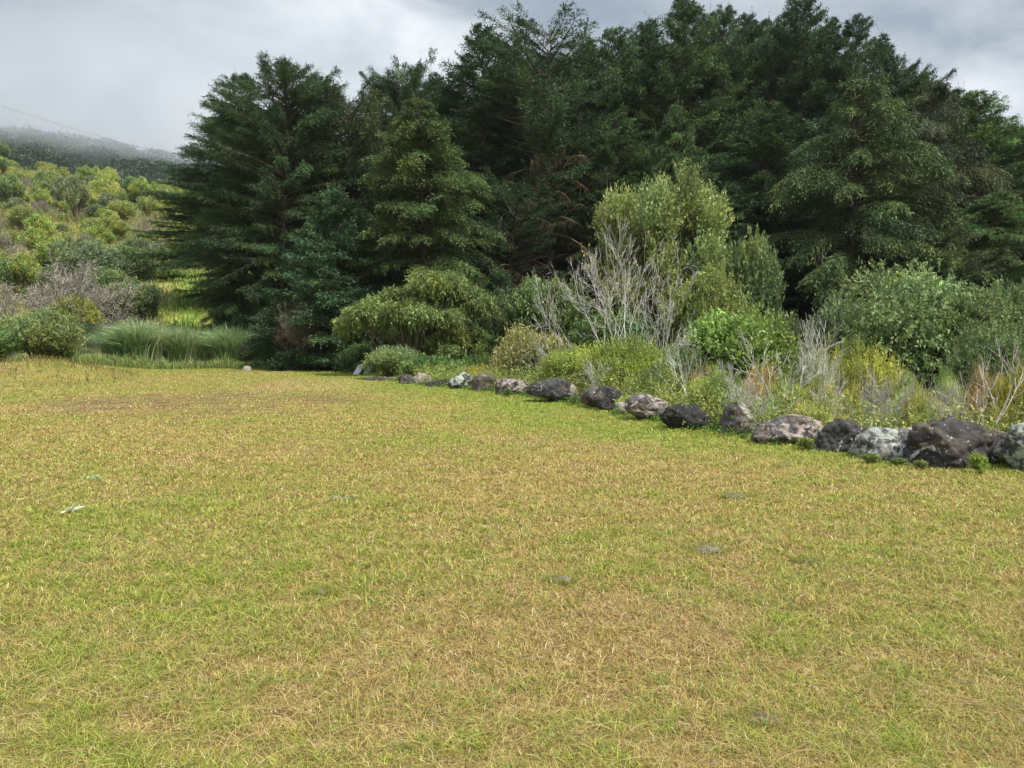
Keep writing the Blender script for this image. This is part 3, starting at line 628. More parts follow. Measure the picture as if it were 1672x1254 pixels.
# bare trees
WH = (.58, .56, .51); GY = (.42, .40, .36)
bb = [
 (bare(41, 6.5, 4.8, 6, 6, .042, .46, 2, .0034, .03, 70, .09, 3400, .95), 1028, 24, 368, 285, WH, 'big white leafless tree with many fine branches in the middle', .2),
 (bare(42, 4.0, 3.4, 5, 5, .03, .55, 2, .005, .0, 0, .13, 900, 1.1), 1075, 22.5, 545, 170, GY, 'leafless grey branches spreading low at the right of the white tree', 1.3),
 (bare(43, 3.6, 1.5, 1, 4, .035, .55, 3, .005, .2), 1280, 14.4, 540, 130, WH, 'slender white leafless sapling behind the pale banded boulder', .4),
 (bare(44, 3.2, 1.4, 2, 4, .026, .5, 2, .005, .2), 1128, 15.8, 565, 90, WH, 'crooked white leafless sapling behind the black speckled boulder', 2.4),
 (bare(45, 3.2, 1.7, 3, 4, .022, .55, 3, .004, .2), 1195, 14.8, 588, 100, WH, 'leafless white shrub left of the standing pointed boulder', 1.0),
 (bare(46, 3.4, 1.5, 2, 4, .026, .5, 3, .005, .3), 1348, 15.2, 520, 110, WH, 'tall thin leafless sapling reaching before the olive yellow bush', 3.3),
 (bare(47, 2.8, 2.0, 5, 4, .018, .6, 3, .004, .1), 1425, 13.4, 600, 130, GY, 'leafless grey shrub behind the black boulder with white specks', 4.2),
 (bare(48, 2.8, 2.0, 5, 4, .018, .6, 3, .004, .1), 1510, 12.6, 605, 140, GY, 'leafless grey shrub behind the green lichen boulder', 5.2),
 (bare(49, 3.2, 1.9, 2, 3, .030, .62, 3, .006, .25, 0, .07), 1622, 10.9, 556, 190, (.46, .42, .38), 'near leafless sapling with spoke like twigs behind the largest boulder', 1.55),
 (bare(50, 2.6, 1.8, 6, 4, .015, .6, 3, .004, .0), 1235, 13.2, 615, 130, GY, 'tangle of dead grey twigs between the pointed boulder and the sapling', .3),
 (bare(51, 2.6, 1.8, 6, 4, .015, .6, 3, .004, .0), 1075, 17.5, 622, 110, GY, 'tangle of dead grey twigs left of the crooked sapling', 1.9),
 (bare(52, 5.2, 4.0, 8, 5, .035, .5, 3, .010, .1), 495, 43.5, 492, 112, (.22, .18, .14), 'bare brown twiggy bush by the lawn in front of the young cypress', .3),
 (bare(53, 2.6, 1.7, 5, 4, .015, .6, 3, .004, .0), 1370, 12.8, 622, 120, WH, 'tangle of white twigs behind the pale banded boulder right end', 2.9),
 (bare(54, 2.6, 1.7, 5, 4, .015, .6, 3, .004, .0), 1570, 11.8, 618, 110, GY, 'tangle of grey twigs left of the near spoked sapling', 3.9),
 (bare(55, 3.0, 1.4, 3, 4, .020, .4, 3, .004, .2), 975, 19.5, 585, 70, WH, 'white forked stem inside the layered thorn bush', 3.9),
]
for me, px, d, yt, w, c, lab, rz in bb:
    plant('bare_tree', me, px, d, yt, w, lab, 'bare tree', None, (.30, .27, .07), c, rz, cname='leaf_sprays', tname='branches')
for k in range(9):
    px = rs.uniform(1090, 1700); d = rs.uniform(max(11.5, 10+(1672-px)/100), 18)
    plant('bare_shrub', bb[(6, 9, 12, 4, 13)[k % 5]][0], px, d, rs.uniform(600, 648), rs.uniform(90, 150)*13/d, 'low leafless twiggy shrub in the scrub behind the nearer boulders', 'shrub', 'leafless shrubs in the scrub behind the nearer boulders', (1, 1, 1), tuple(np.array(GY)*rs.uniform(.8, 1.3)), rs.uniform(0, 6), tname='branches')

# undergrowth, uncountable
def undergrowth(name, label, n, xy, hh, ll_, lw_, cols, seed, lpt=10):
    r = np.random.default_rng(seed); x, y = xy(r, n); z = hmap(x, y); mb = MB(); H = hh(r, len(x)); j = np.repeat(np.arange(len(x)), lpt)
    base = np.stack([x, y, z], -1); ln = r.normal(0, .35, (len(x), 3)); ln[:, 2] = 1; u = r.random(len(j))**.6
    lp = base[j]+ln[j]*(H[j]*u)[:, None]+r.normal(0, .05, (len(j), 3)); ci = r.integers(0, len(cols), len(x))
    C = np.array(cols)[ci]*clump_tint(r, len(x), .25, .1)
    mb.leaves(lp, r.normal(0, .6, (len(j), 3))+np.array([0, 0, .45]), ll_*r.uniform(.6, 1.4, len(j)), lw_*r.uniform(.7, 1.3, len(j)), C[j], rng=r)
    return tag(link(name, mb.mesh(name, M_leaf_raw)), label, 'undergrowth', None, 'stuff')
M_leaf_raw = leaf_material('leaf_raw', .3, .5, .3, False)
def xy_scrub(r, n):
    y = r.uniform(7, 36, n); x = bx(y)+.35+r.random(n)**1.3*14; k = x < .75*y+2; return x[k], y[k]
undergrowth('undergrowth', 'low weeds and seedlings covering the dip behind the boulders', 34000, xy_scrub, lambda r, n: r.uniform(.15, .9, n), .075, .013, [(.26, .36, .07), (.36, .41, .09), (.36, .31, .12), (.21, .28, .06)], 71)
def xy_rim(r, n):
    y = 7+(44-7)*r.random(n)**1.4; x = bx(y)+r.normal(.0, .20, n)+.25; return x, y
undergrowth('weeds', 'tufts of green weeds growing round the feet of the boulders', 6500, xy_rim, lambda r, n: r.uniform(.02, .11, n), .04, .011, [(.12, .22, .035), (.2, .3, .05), (.09, .17, .03)], 72, 9)
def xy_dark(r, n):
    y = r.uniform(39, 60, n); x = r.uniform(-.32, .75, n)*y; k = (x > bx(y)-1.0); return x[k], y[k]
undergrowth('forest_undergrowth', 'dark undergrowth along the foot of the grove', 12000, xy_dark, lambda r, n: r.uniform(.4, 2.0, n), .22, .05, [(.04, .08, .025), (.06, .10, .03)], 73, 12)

# ------------------------------------------------------------------ boulders
M_r1 = rock_material('dark_rock', .60, .62, sc_=3.6)
M_r2 = rock_material('banded_rock', .52, .61, (.44, .39, .35), (.24, .19, .165), 4.0)
M_r3 = rock_material('green_lichen_rock', .50, .60, (.42, .44, .38), (.21, .245, .20), 3.6)
M_r4 = rock_material('grey_rock', .66, .70, (.5, .48, .44))
def ico(sub):
    import bmesh
    bm = bmesh.new(); bmesh.ops.create_icosphere(bm, subdivisions=sub, radius=1); V = np.array([v.co[:] for v in bm.verts]); T = np.array([[v.index for v in f.verts] for f in bm.faces]); bm.free(); return V, T
ICO = ico(6); ICO5 = ico(5)
DKR = np.array([.040, .037, .036]); BRR = np.array([.100, .080, .064]); GYR = np.array([.20, .182, .158]); PKR = np.array([.18, .15, .125])
def boulder(sil, d, material, c1, c2, seed, label, depth=.75, split=None, rough=.06, mixb=0.0, cut=.70):
    """sil: outline of the rock as seen from the lawn, in photograph pixels; made into a solid of real thickness"""
    s = np.array([at(px, py, d) for px, py in sil])[:, [0, 2]]; m_ = s.mean(0); b_ = s[:, 1].min(); ks = 1.28 if 15 < d < 30 else 1.09; s[:, 0] = m_[0]+(s[:, 0]-m_[0])*ks; s[:, 1] = b_+(s[:, 1]-b_)*(1.05+(ks-1.09)*.5)
    lo, hi = s.min(0), s.max(0); c = np.array([(lo[0]+hi[0])/2, lo[1]+(hi[1]-lo[1])*.35])
    q = s-c; ang = np.arctan2(q[:, 1], q[:, 0]); o = np.argsort(ang); q = q[o]; ang = ang[o]
    V, T = ICO if d < 16 else ICO5
    th = np.arctan2(V[:, 2], V[:, 0])
    # ray-polygon radius
    rad = np.zeros(len(V)); ct, st = np.cos(th), np.sin(th)
    for a in range(len(q)):
        p0 = q[a]; p1 = q[(a+1) % len(q)]; e = p1-p0; den = ct*e[1]-st*e[0]
        with np.errstate(all='ignore'):
            t = (p0[0]*e[1]-p0[1]*e[0])/den; u = (p0[0]*st-p0[1]*ct)/den
        ok = (t > 0) & (u >= -1e-6) & (u <= 1+1e-6); rad = np.where(ok & (t > rad), t, rad)
    pr = np.hypot(V[:, 0], V[:, 2]); W = hi[0]-lo[0]; Hh = hi[1]-lo[1]
    pr2 = pr**.85; dp = depth*min(W, Hh*1.8)/2
    P = np.stack([ct*rad*pr2, np.sign(V[:, 1])*np.abs(V[:, 1])**.8*dp, st*rad*pr2], -1)
    # facets: flatten along a few random planes, then roughen
    r = np.random.default_rng(seed)
    for k in range(13):
        n_ = nrm(r.normal(0, 1, 3)*np.array([1, 1.6, 1])); dist = (P@n_).max()*r.uniform(cut, .92); ex = np.maximum(P@n_-dist, 0); P = P-n_*(ex*.8)[:, None]
    sc_ = max(W, Hh); f1 = fbm(P/sc_*3.2+seed, 4, seed)-.5; f2 = fbm(P/sc_*11+seed*3, 4, seed+9)-.5
    nn = nrm(P); P = P+nn*((f1*rough*2.0+f2*rough*.8)*sc_)[:, None]
    cr_ = np.abs(fbm(P/sc_*5.5+seed*5, 3, seed+12)-.5)*2; P = P+nn*((np.minimum(cr_, .35)-.2)*rough*1.6*sc_)[:, None]
    for a, w0, w1 in ((0, lo[0]-c[0], hi[0]-c[0]), (2, lo[1]-c[1], hi[1]-c[1])):
        m0, m1 = P[:, a].min(), P[:, a].max(); P[:, a] = w0+(P[:, a]-m0)*(w1-w0)/(m1-m0)
    m = ss((fbm(P/sc_*np.array([2.5, 2.5, 3.5])+seed*7, 4, seed+4)-.50+mixb)*8)
    C = c1*(1-m[:, None])+c2*m[:, None]
    if split is not None:
        k = ss(((P[:, 0]/W+.04*np.sin(P[:, 2]*14/sc_)-split[0])*22))[:, None]; C = C*(1-k)+split[1]*k
    mb = MB(); mb.add(P, None, T, C); me = mb.mesh('boulder', material, True)
    return tag(link('boulder', me, None, (c[0], d+dp*.45, c[1])), label, 'boulder', 'boulders in the row along the edge of the field')
E = lambda x0, y0, x1, y1: [(x0, (y0+y1)/2+2), (x0+(x1-x0)*.12, y0+(y1-y0)*.25), (x0+(x1-x0)*.4, y0), (x0+(x1-x0)*.65, y0), (x0+(x1-x0)*.9, y0+(y1-y0)*.3), (x1, (y0+y1)/2+2), (x1-(x1-x0)*.05, y1+3), ((x0+x1)/2, y1+5), (x0+(x1-x0)*.05, y1+3)]
boulder([(1655, 730), (1660, 706), (1670, 694), (1700, 688), (1740, 700), (1750, 740), (1745, 775), (1700, 782), (1664, 774), (1657, 755)], 9.2, M_r3, DKR*2, GYR, 101, 'grey boulder cut by the right edge of the picture')
boulder([(1612, 712), (1630, 705), (1648, 708), (1656, 720), (1652, 750), (1640, 772), (1600, 772), (1600, 740)], 9.75, M_r1, DKR*1.6, BRR, 102, 'small dark boulder squeezed in right of the largest boulder')
boulder([(1494, 735), (1500, 716), (1520, 700), (1545, 691), (1575, 687), (1600, 693), (1618, 708), (1630, 722), (1634, 750), (1622, 772), (1560, 776), (1500, 772), (1493, 755)], 9.5, M_r1, DKR, BRR*.8, 103, 'largest boulder, rounded and black brown, near the right edge', mixb=-.03)
boulder([(1404, 744), (1420, 722), (1440, 708), (1462, 702), (1480, 709), (1500, 702), (1520, 704), (1528, 740), (1515, 768), (1440, 768), (1412, 756)], 10.1, M_r3, DKR*1.5, GYR*.8, 104, 'low boulder crusted with pale green lichen left of the largest one')
boulder([(1326, 742), (1342, 722), (1352, 700), (1374, 688), (1395, 692), (1412, 703), (1424, 712), (1424, 735), (1408, 752), (1360, 752), (1330, 750)], 10.9, M_r1, DKR*.8, DKR*1.4, 105, 'black boulder with small white specks left of the green lichen one', split=(-5, DKR))
boulder([(1236, 716), (1250, 700), (1262, 684), (1290, 679), (1330, 680), (1346, 688), (1352, 704), (1344, 722), (1300, 734), (1250, 734)], 11.7, M_r2, DKR*1.6, BRR*1.0, 106, 'long pale boulder with pinkish grey bands')
boulder([(1176, 714), (1180, 696), (1190, 672), (1202, 661), (1210, 659), (1220, 668), (1233, 688), (1240, 706), (1232, 722), (1205, 722), (1180, 720)], 12.9, M_r4, DKR*1.8, BRR*.7, 107, 'standing pointed boulder, dark left face and light grey right face', split=(-.02, GYR*1.55), cut=.86)
boulder([(1084, 680), (1092, 666), (1112, 661), (1138, 664), (1152, 678), (1162, 695), (1166, 708), (1150, 714), (1110, 708), (1088, 696)], 13.6, M_r1, DKR*.7, DKR*1.2, 108, 'black boulder with rusty white speckled lower side', mixb=-.1)
boulder([(1028, 672), (1034, 654), (1050, 650), (1074, 657), (1088, 670), (1090, 690), (1070, 696), (1045, 688)], 15.2, M_r2, DKR*1.8, BRR*1.1, 109, 'brown boulder with a pink white top, right of the small pale stone')
boulder(E(1006, 659, 1038, 672), 16.4, M_r4, GYR*1.3, PKR*1.2, 110, 'small flat pale stone in front of the boulder row')
boulder([(974, 655), (978, 640), (990, 635), (1004, 638), (1018, 652), (1024, 668), (1005, 674), (980, 670)], 17.5, M_r1, DKR, BRR, 111, 'dark boulder touching the reddish one on its left', mixb=-.05)
boulder([(952, 652), (955, 640), (968, 634), (984, 640), (994, 650), (990, 668), (970, 664), (955, 660)], 18.2, M_r1, DKR*1.8, BRR*1.1, 112, 'reddish brown boulder left of the dark one it touches')
boulder([(868, 642), (876, 632), (900, 626), (920, 623), (928, 632), (940, 656), (930, 662), (895, 652), (872, 648)], 20, M_r1, DKR*.8, DKR*1.3, 113, 'dark wedge shaped boulder with a white right flank', split=(.30, GYR*1.8))
boulder(E(815, 621, 866, 645), 22.8, M_r2, DKR, BRR*.6, 114, 'brown boulder with a white grey cap left of the dark wedge')
boulder(E(774, 613, 815, 641), 24.6, M_r1, BRR*.7, BRR*1.2, 115, 'reddish brown boulder between the white spotted and the grey capped ones')
boulder([(734, 630), (740, 618), (755, 612), (768, 615), (778, 628), (776, 640), (745, 640)], 25.6, M_r3, DKR*.6, DKR, 116, 'round black boulder with white spots in the far part of the row')
boulder(E(698, 621, 738, 634), 27.2, M_r1, DKR*.8, DKR*1.5, 117, 'low flat dark boulder left of the white spotted one')
boulder(E(672, 612, 702, 629), 28.6, M_r2, PKR, PKR*1.5, 118, 'small pinkish boulder with a white top near the far end')
boulder(E(652, 613, 676, 628), 29, M_r1, DKR, BRR, 119, 'small dark boulder at the far left end of the row')
boulder(E(596, 615, 652, 622), 31.5, M_r1, BRR*.6, BRR, 120, 'very low brown rock half sunk in the grass beyond the row')
boulder(E(395, 598, 409, 604), 43, M_r4, GYR*1.8, GYR*2, 121, 'small white stone at the foot of the hedge below the huge cypress')

# leafy weeds in front of boulders
B9 = broad(33, .9, .5, 0, 14, .17, .8, 26, 6, .075, .018, .9, stems=5, stem_r=.006, spread=.10)
for px, py, d, w, yt, lab, c in ((1312, 738, 11.0, 60, 704, 'leafy weed with yellow green leaves before the pale banded boulder', (.24, .27, .07)), (1425, 765, 9.8, 60, 728, 'leafy weed between the black boulder and the lichen boulder', (.21, .24, .07)),
        (1603, 772, 9.0, 66, 728, 'bright green leafy weed before the largest boulder', (.27, .34, .07)), (1500, 768, 9.3, 50, 744, 'small leafy weed at the left foot of the largest boulder', (.21, .24, .07)), (1470, 768, 9.6, 60, 738, 'dark leafy weed before the lichen boulder', (.17, .20, .06)),
        (1270, 730, 11.6, 50, 708, 'small weed at the left end of the pale banded boulder', (.18, .26, .05)), (1215, 722, 12.4, 40, 703, 'small weed at the foot of the pointed boulder', (.16, .22, .05)), (1010, 676, 16.2, 40, 664, 'grassy weed beside the small pale stone', (.16, .24, .05)), (830, 646, 22, 40, 630, 'small bush of weeds before the grey capped boulder', (.12, .17, .06)), (938, 662, 19, 34, 640, 'green weed at the right end of the dark wedge boulder', (.14, .22, .05))):
    plant('leafy_weed', B9, px, d, yt+(py-yt)*.35, w*.62, lab, 'weed', 'weeds at the feet of the boulders', c, (.12, .18, .05), px*.7, .02, cname='foliage', tname='stem')

# ------------------------------------------------------------------ left side: fence, tall grass, shrubs
M_green = plain_material('green_paint', (.035, .14, .095), .5); M_wire = plain_material('green_wire', (.09, .17, .12), .5)
M_bluep = plain_material('blue_paint', (.22, .36, .48), .5)
fp = [(-120, 28, .6), (10, 36, .5), (112, 43, .35), (168, 47, .15), (275, 49.5, 0), (345, 50.5, 0), (432, 51.5, 0)]
FP = []
for px, d, dz in fp: q = at(px, 600, d); FP.append((q[0], q[1], float(hmap(q[0], q[1]))))
fen = link('chain_link_fence', None, None, FP[2]); tag(fen, 'green chain link fence overgrown with tall grass along the far left of the field', 'fence')
off = np.array(FP[2])
rail, wire = MB(), MB()
posts = []
for a, b in zip(FP[:-1], FP[1:]):
    a, b = np.array(a), np.array(b); ln = np.linalg.norm(b-a); n = max(1, round(ln/2.8))
    for k in range(n): posts.append(a+(b-a)*k/n)
    H = 2.25
    rail.tubes([np.stack([a+[0, 0, H], (a+b)/2+[0, 0, H-.01], b+[0, 0, H]])-off], [[.028]*3], 6)
    rail.tubes([np.stack([a+[0, 0, .08], (a+b)/2+[0, 0, .08], b+[0, 0, .08]])-off], [[.018]*3], 5)
    u = (b-a)/ln; st = np.arange(-H, ln, .11); P = []
    for s in st:
        for sg in (1, -1):
            s0, s1 = (s, s+H-.1) if sg == 1 else (s+H-.1, s); z0, z1 = .08, H
            # clip to panel
            f0 = 0.0; f1 = 1.0; L0, L1 = s0, s1
            for lim, gt in ((0, True), (ln, False)):
                t = (lim-L0)/(L1-L0)
                if gt:
                    if L0 < 0 and L1 > 0: f0 = max(f0, t)
                    elif L1 < 0 and L0 > 0: f1 = min(f1, t)
                else:
                    if L1 > ln and L0 < ln: f1 = min(f1, t)
                    elif L0 > ln and L1 < ln: f0 = max(f0, t)
            if f1 <= f0 or max(s0, s1) < 0 or min(s0, s1) > ln: continue
            p = [a+u*(s0+(s1-s0)*f)+np.array([0, 0, z0+(z1-z0)*f]) for f in (f0, f1)]; P.append(np.stack(p)-off)
    P = np.array(P); wire.tubes(P, np.full((len(P), 2), .003), 3)
link('top_rail', rail.mesh('top_rail', M_green, True), fen); link('wire_mesh', wire.mesh('wire_mesh', M_wire), fen)
mb = MB(); mb.tubes([[(0, 0, -.2), (0, 0, 1.2), (0, 0, 2.28), (-.12, -.16, 2.6)]], [[.032]*4], 6); pm = mb.mesh('post', M_green, True)
for p in posts: link('post', pm, fen, tuple(np.array(p)-off))
q = at(205, 603, 46.2); gz = float(hmap(q[0], q[1])); gt_ = link('net_gate', None, None, (q[0]-1.1, q[1], gz)); tag(gt_, 'green pipe frame with rounded corner standing before the fence', 'gate')
mb = MB(); P = [(-1.5, 0, .05), (0, 0, .03), (1.05, 0, .0)]; mb.tubes([P], [[.03]*3], 6)
mb.tubes([[(1.08, 0, -.1), (1.08, 0, 1.4), (1.08, 0, 1.95), (1.0, 0, 2.08), (.86, 0, 2.13), (.5, 0, 2.14)]], [[.03]*6], 6); link('frame', mb.mesh('frame', M_green, True), gt_)
mb = MB(); s = np.arange(-1.4, 1.05, .11); mb.tubes(np.array([[(v, .01, .05), (v, .01, 2.1)] for v in s]), np.full((len(s), 2), .003), 3); link('wire_mesh', mb.mesh('wire_mesh', M_wire), gt_)

def tall_grass(seed, n, xyf, hlo, hhi, cols, name, label, wid=.02, bend=1.0, plume=0.0):
    r = np.random.default_rng(seed); x, y, hs, cidx = xyf(r, n); n = len(x); az = r.uniform(0, 6.28, n); h = r.uniform(hlo, hhi, n)*hs; K = 6; t = np.linspace(0, 1, K)
    be = r.uniform(.3, 1.0, n)*bend; z = hmap(x, y)
    cx_ = np.cos(az); cy_ = np.sin(az)-.35; out = h*be*.65
    P = np.stack([x[:, None]+cx_[:, None]*out[:, None]*t**2.2, y[:, None]+cy_[:, None]*out[:, None]*t**2.2, z[:, None]+h[:, None]*(t-.34*be[:, None]*t**3.2)], -1)
    T = nrm(np.gradient(P, axis=1)); Wd = nrm(np.cross(T, np.stack([cx_, cy_, 0*az], -1)[:, None]+r.normal(0, .4, (n, 1, 3)))); wv = wid*np.array([.6, 1, 1, .85, .55, .08])[None, :, None]*r.uniform(.6, 1.3, (n, 1, 1))
    V = np.stack([P-Wd*wv, P+Wd*wv], 2).reshape(-1, 3); idx = np.arange(n*K*2).reshape(n, K, 2)
    Q = np.stack([idx[:, :-1, 0], idx[:, :-1, 1], idx[:, 1:, 1], idx[:, 1:, 0]], -1).reshape(-1, 4)
    C = np.array(cols)[cidx % len(cols)]*clump_tint(r, n, .2, .08)
    mb = MB(); mb.add(V, Q, None, np.repeat(C, K*2, 0)); return tag(link(name, mb.mesh(name, M_leaf_raw)), label, 'grass', None, 'stuff')
def xy_fence(r, n):
    nc = 46; u = np.sort(r.random(nc)); px = 175+u*265; d = np.interp(px, [175, 440], [47.3, 50.2])+r.normal(.4, .5, nc); hs = np.interp(px, [175, 230, 300, 370, 400, 440], [.6, 1.02, .98, 1.05, .9, .7])*r.uniform(.75, 1.1, nc)
    k = r.integers(0, nc, n); cx_ = (px-CX)/F*d; return cx_[k]+r.normal(0, .28, n), d[k]+r.normal(0, .22, n), hs[k], k
tall_grass(81, 17000, xy_fence, 2.2, 3.5, [(.28, .40, .17), (.34, .44, .20), (.22, .32, .12), (.46, .52, .30)], 'tall_grass', 'tall arching grey green grass hanging over the far fence', .022, 1.0)
def xy_weeds(r, n):
    px = r.uniform(-40, 440, n); d = np.interp(px, [-40, 60, 160, 440], [33, 37, 44.5, 48.2])+r.uniform(-.8, 1.2, n); x = (px-CX)/F*d; return x, d, .25+2.6*np.clip(fbm2(x, d, 1.1, 3, 66)-.25, 0, 1), r.integers(0, 40, n)
tall_grass(82, 11000, xy_weeds, .15, .75, [(.26, .35, .10), (.30, .38, .12), (.22, .30, .09), (.36, .34, .15)], 'coarse_grass', 'coarse knee high green grass along the foot of the fence', .016, .9)
def xy_bank(r, n):
    x = r.uniform(-30, -16, n); y = r.uniform(26, 42, n); k = (x < -.50*y) & (r.random(n) < np.clip(.15+1.2*(hmap(x, y)), 0, 1)); return x[k], y[k], np.full(k.sum(), 1.), r.integers(0, 40, k.sum())
tall_grass(83, 16000, xy_bank, .08, .35, [(.20, .25, .06), (.36, .28, .11), (.24, .14, .07), (.16, .22, .05)], 'bank_grass', 'rough grass on the earth bank at the left edge', .010, .9)
def xy_hill(r, n):
    y = 52+(215-52)*r.random(n)**.8; a = r.uniform(-.80, -.36, n); x = a*y; return x, y, .6+y/110, np.where((y < 98) & (a > -.52), np.where(r.random(n) < .6, 6, 2), (fbm2(x, y, .05, 3, 76)*5.9*.6+r.random(n)*2.4).astype(int))
tall_grass(84, 70000, xy_hill, .35, .75, [(.28, .28, .07), (.36, .32, .11), (.24, .29, .06), (.42, .35, .16), (.21, .25, .06), (.33, .36, .09), (.20, .30, .06)], 'hill_grass', 'rough yellow green grass covering the hillside', .03, .9)

lsh = [
 ('shrub', B6, 62, 35, 500, 135, (.22, .28, .10), .4, 'pale green willowy shrub on the bank in front of the fence, far left'),
 ('shrub', B6, -30, 33, 520, 120, (.17, .27, .08), 2.2, 'pale green shrub cut by the left edge, beside the willowy one'),
 ('shrub', B5, 98, 36.5, 562, 70, (.17, .26, .07), 3.1, 'low green shrub at the right foot of the willowy shrub'),
 ('broad_leaved_plant', B4, 96, 49, 505, 90, (.26, .42, .06), 1.1, 'bright yellow green broad leaved plant behind the fence'),
 ('shrub', B8, 212, 56, 445, 120, (.20, .26, .11), .9, 'grey green open shrub left of the grassy track'),
 ('shrub', B8, 180, 62, 425, 120, (.20, .27, .10), 2.9, 'dark green shrub behind the bare mauve branches'),
 ('shrub', B3, 140, 70, 392, 180, (.17, .22, .11), 1.9, 'dull grey green tree above the bare mauve branches'),
 ('shrub', B8, 120, 50, 470, 90, (.33, .36, .08), 3.9, 'shrub with yellow leaf sprays among the bare mauve branches'),
 ('shrub', B5, 205, 54, 522, 90, (.20, .29, .08), 4.9, 'low dark shrub right behind the tall grass at the fence'),
 ('shrub', B5, 150, 55, 500, 120, (.13, .19, .055), 1.9, 'low dark green shrub behind the middle of the fence'),
 ('shrub', B4, 268, 88, 438, 80, (.22, .32, .07), .9, 'light green bush at the top of the grassy track'),
 ('shrub', B0, 215, 80, 400, 90, (.15, .21, .07), .9, 'rounded green shrub left of the blue pole'),
]
for (nm, me, px, d, yt, w, c, rz, lab) in lsh: plant(nm, me, px, d, yt, w, lab, 'shrub', None, c, (.2, .16, .12), rz)
mv = (.30, .275, .23)
lb = [(bare(91, 6, 7, 5, 5, .07, .6, 3, .016, .0), 95, 51, 425, 210, 'spreading bare mauve branched tree behind the fence', .3), (bare(92, 5, 6, 5, 5, .06, .65, 3, .016, -.05), 190, 54, 455, 170, 'low bare mauve branches right of the spreading tree', 1.3), (bare(93, 5, 4, 3, 4, .07, .6, 3, .016, .1), 15, 47, 455, 130, 'bare grey tree at the left edge behind the fence', 2.3)]
for me, px, d, yt, w, lab, rz in lb: plant('bare_tree', me, px, d, yt, w, lab, 'bare tree', None, (1, 1, 1), mv, rz, tname='branches')

# hillside shrubs
H1 = broad(34, 4, 3.2, .1, 26, .15, .8, 60, 8, .24, .042, 1.1, stems=4, spread=.8, stem_r=.06)
H2 = broad(35, 4, 2.4, .05, 28, .15, .6, 60, 8, .24, .040, .9, stems=4, spread=.75, stem_r=.05)
H3 = broad(36, 3.4, 4.2, .2, 24, .15, .7, 60, 8, .24, .042, 1.2, stems=2, spread=.8, stem_r=.07)
rh = np.random.default_rng(99); cnt = 0; pts = []
while cnt < 200:
    d = 62+(205-62)*rh.random()**.75; a = rh.uniform(-.76, -.37)
    x, y = a*d, d
    if y < 96 and a > -.515: continue
    if fbm2(np.array(x), np.array(y), .045, 3, 88) < .42 and rh.random() < .6: continue
    z = float(hmap(x, y)); w = rh.uniform(2.2, 4.8)*(1+.25*(d > 130)); kind = rh.integers(0, 5)
    c = [(.27, .33, .085), (.31, .39, .085), (.19, .26, .09), (.34, .39, .11), (.22, .26, .13)][kind]; nm_ = ['olive green', 'bright yellow green', 'dark green', 'light green', 'dull greyish'][kind]
    row = 'low on the hillside' if d < 105 else 'half way up the hillside' if d < 155 else 'along the top of the hillside'
    sd_ = 'at the left' if a < -.6 else 'at the right beside the grove' if a > -.47 else 'in the middle'
    me = (H1, H2, H3)[rh.integers(0, 3)]; s = w/me[3]
    lab = f'{nm_} shrub {row}, {sd_}'
    place('hill_shrub', me, x, y, z-.15, s, s*rh.uniform(.8, 1.25), rh.uniform(0, 6.28), lab, 'shrub', f'{nm_} shrubs {row}, {sd_}', tuple(np.array(c)*rh.uniform(.85, 1.15)), (.2, .16, .12)); cnt += 1

def xy_hs(r, n):
    y = 60+(212-60)*r.random(n)**.8; a = r.uniform(-.80, -.37, n); k = ((y > 96) | (a < -.515)) & (fbm2(a*y, y, .09, 3, 17) > .46); return (a*y)[k], y[k]
undergrowth('hill_undergrowth', 'low green bushes merging over the hillside', 14000, xy_hs, lambda r, n: r.uniform(.4, 2.0, n), .30, .06, [(.22, .29, .075), (.18, .25, .07), (.28, .30, .10), (.15, .20, .08), (.30, .25, .14)], 74, 13)
for k in range(26):
    d = rh.uniform(70, 190); a = rh.uniform(-.74, -.40)
    if d < 100 and a > -.52: continue
    me = lb[k % 3][0]; z = float(hmap(a*d, d)); q_ = rh.uniform(2.5, 4.5)/me[3]
    place('bare_hill_shrub', (me[0], None), a*d, d, z, q_, q_, rh.uniform(0, 6), 'leafless grey brown shrub among the green ones on the hillside', 'shrub', 'leafless shrubs on the hillside', (1, 1, 1), (.30, .26, .22), tname='branches')
# mountain forest, one mass
r = np.random.default_rng(55); n = 5200
y = 232+(760-232)*r.random(n)**1.25; a = r.uniform(-.85, -.30, n); x = a*y; z = hmap(x, y)
k = np.ones(n, bool); rad = r.uniform(3.0, 6.2, n)*(1+y/1500); q = 90; j = np.repeat(np.arange(n), q)
v = nrm(r.normal(0, 1, (len(j), 3))+np.array([0, 0, .35])); lp = np.stack([x, y, z+rad*.75], -1)[j]+v*(rad[j]*r.uniform(.75, 1.05, len(j)))[:, None]*np.array([1, 1, .85])
mb = MB(); C = (np.array([.036, .062, .026])*clump_tint(r, n, .30, .12))[j]
mb.leaves(lp, v+r.normal(0, .8, v.shape), r.uniform(1.2, 2.4, len(j)), r.uniform(.4, .8, len(j)), C, rng=r, flat=.8)
tag(link('mountain_forest', mb.mesh('mountain_forest', M_leaf_raw)), 'dense dark forest on the mountain behind the hillside', 'forest', None, 'stuff')

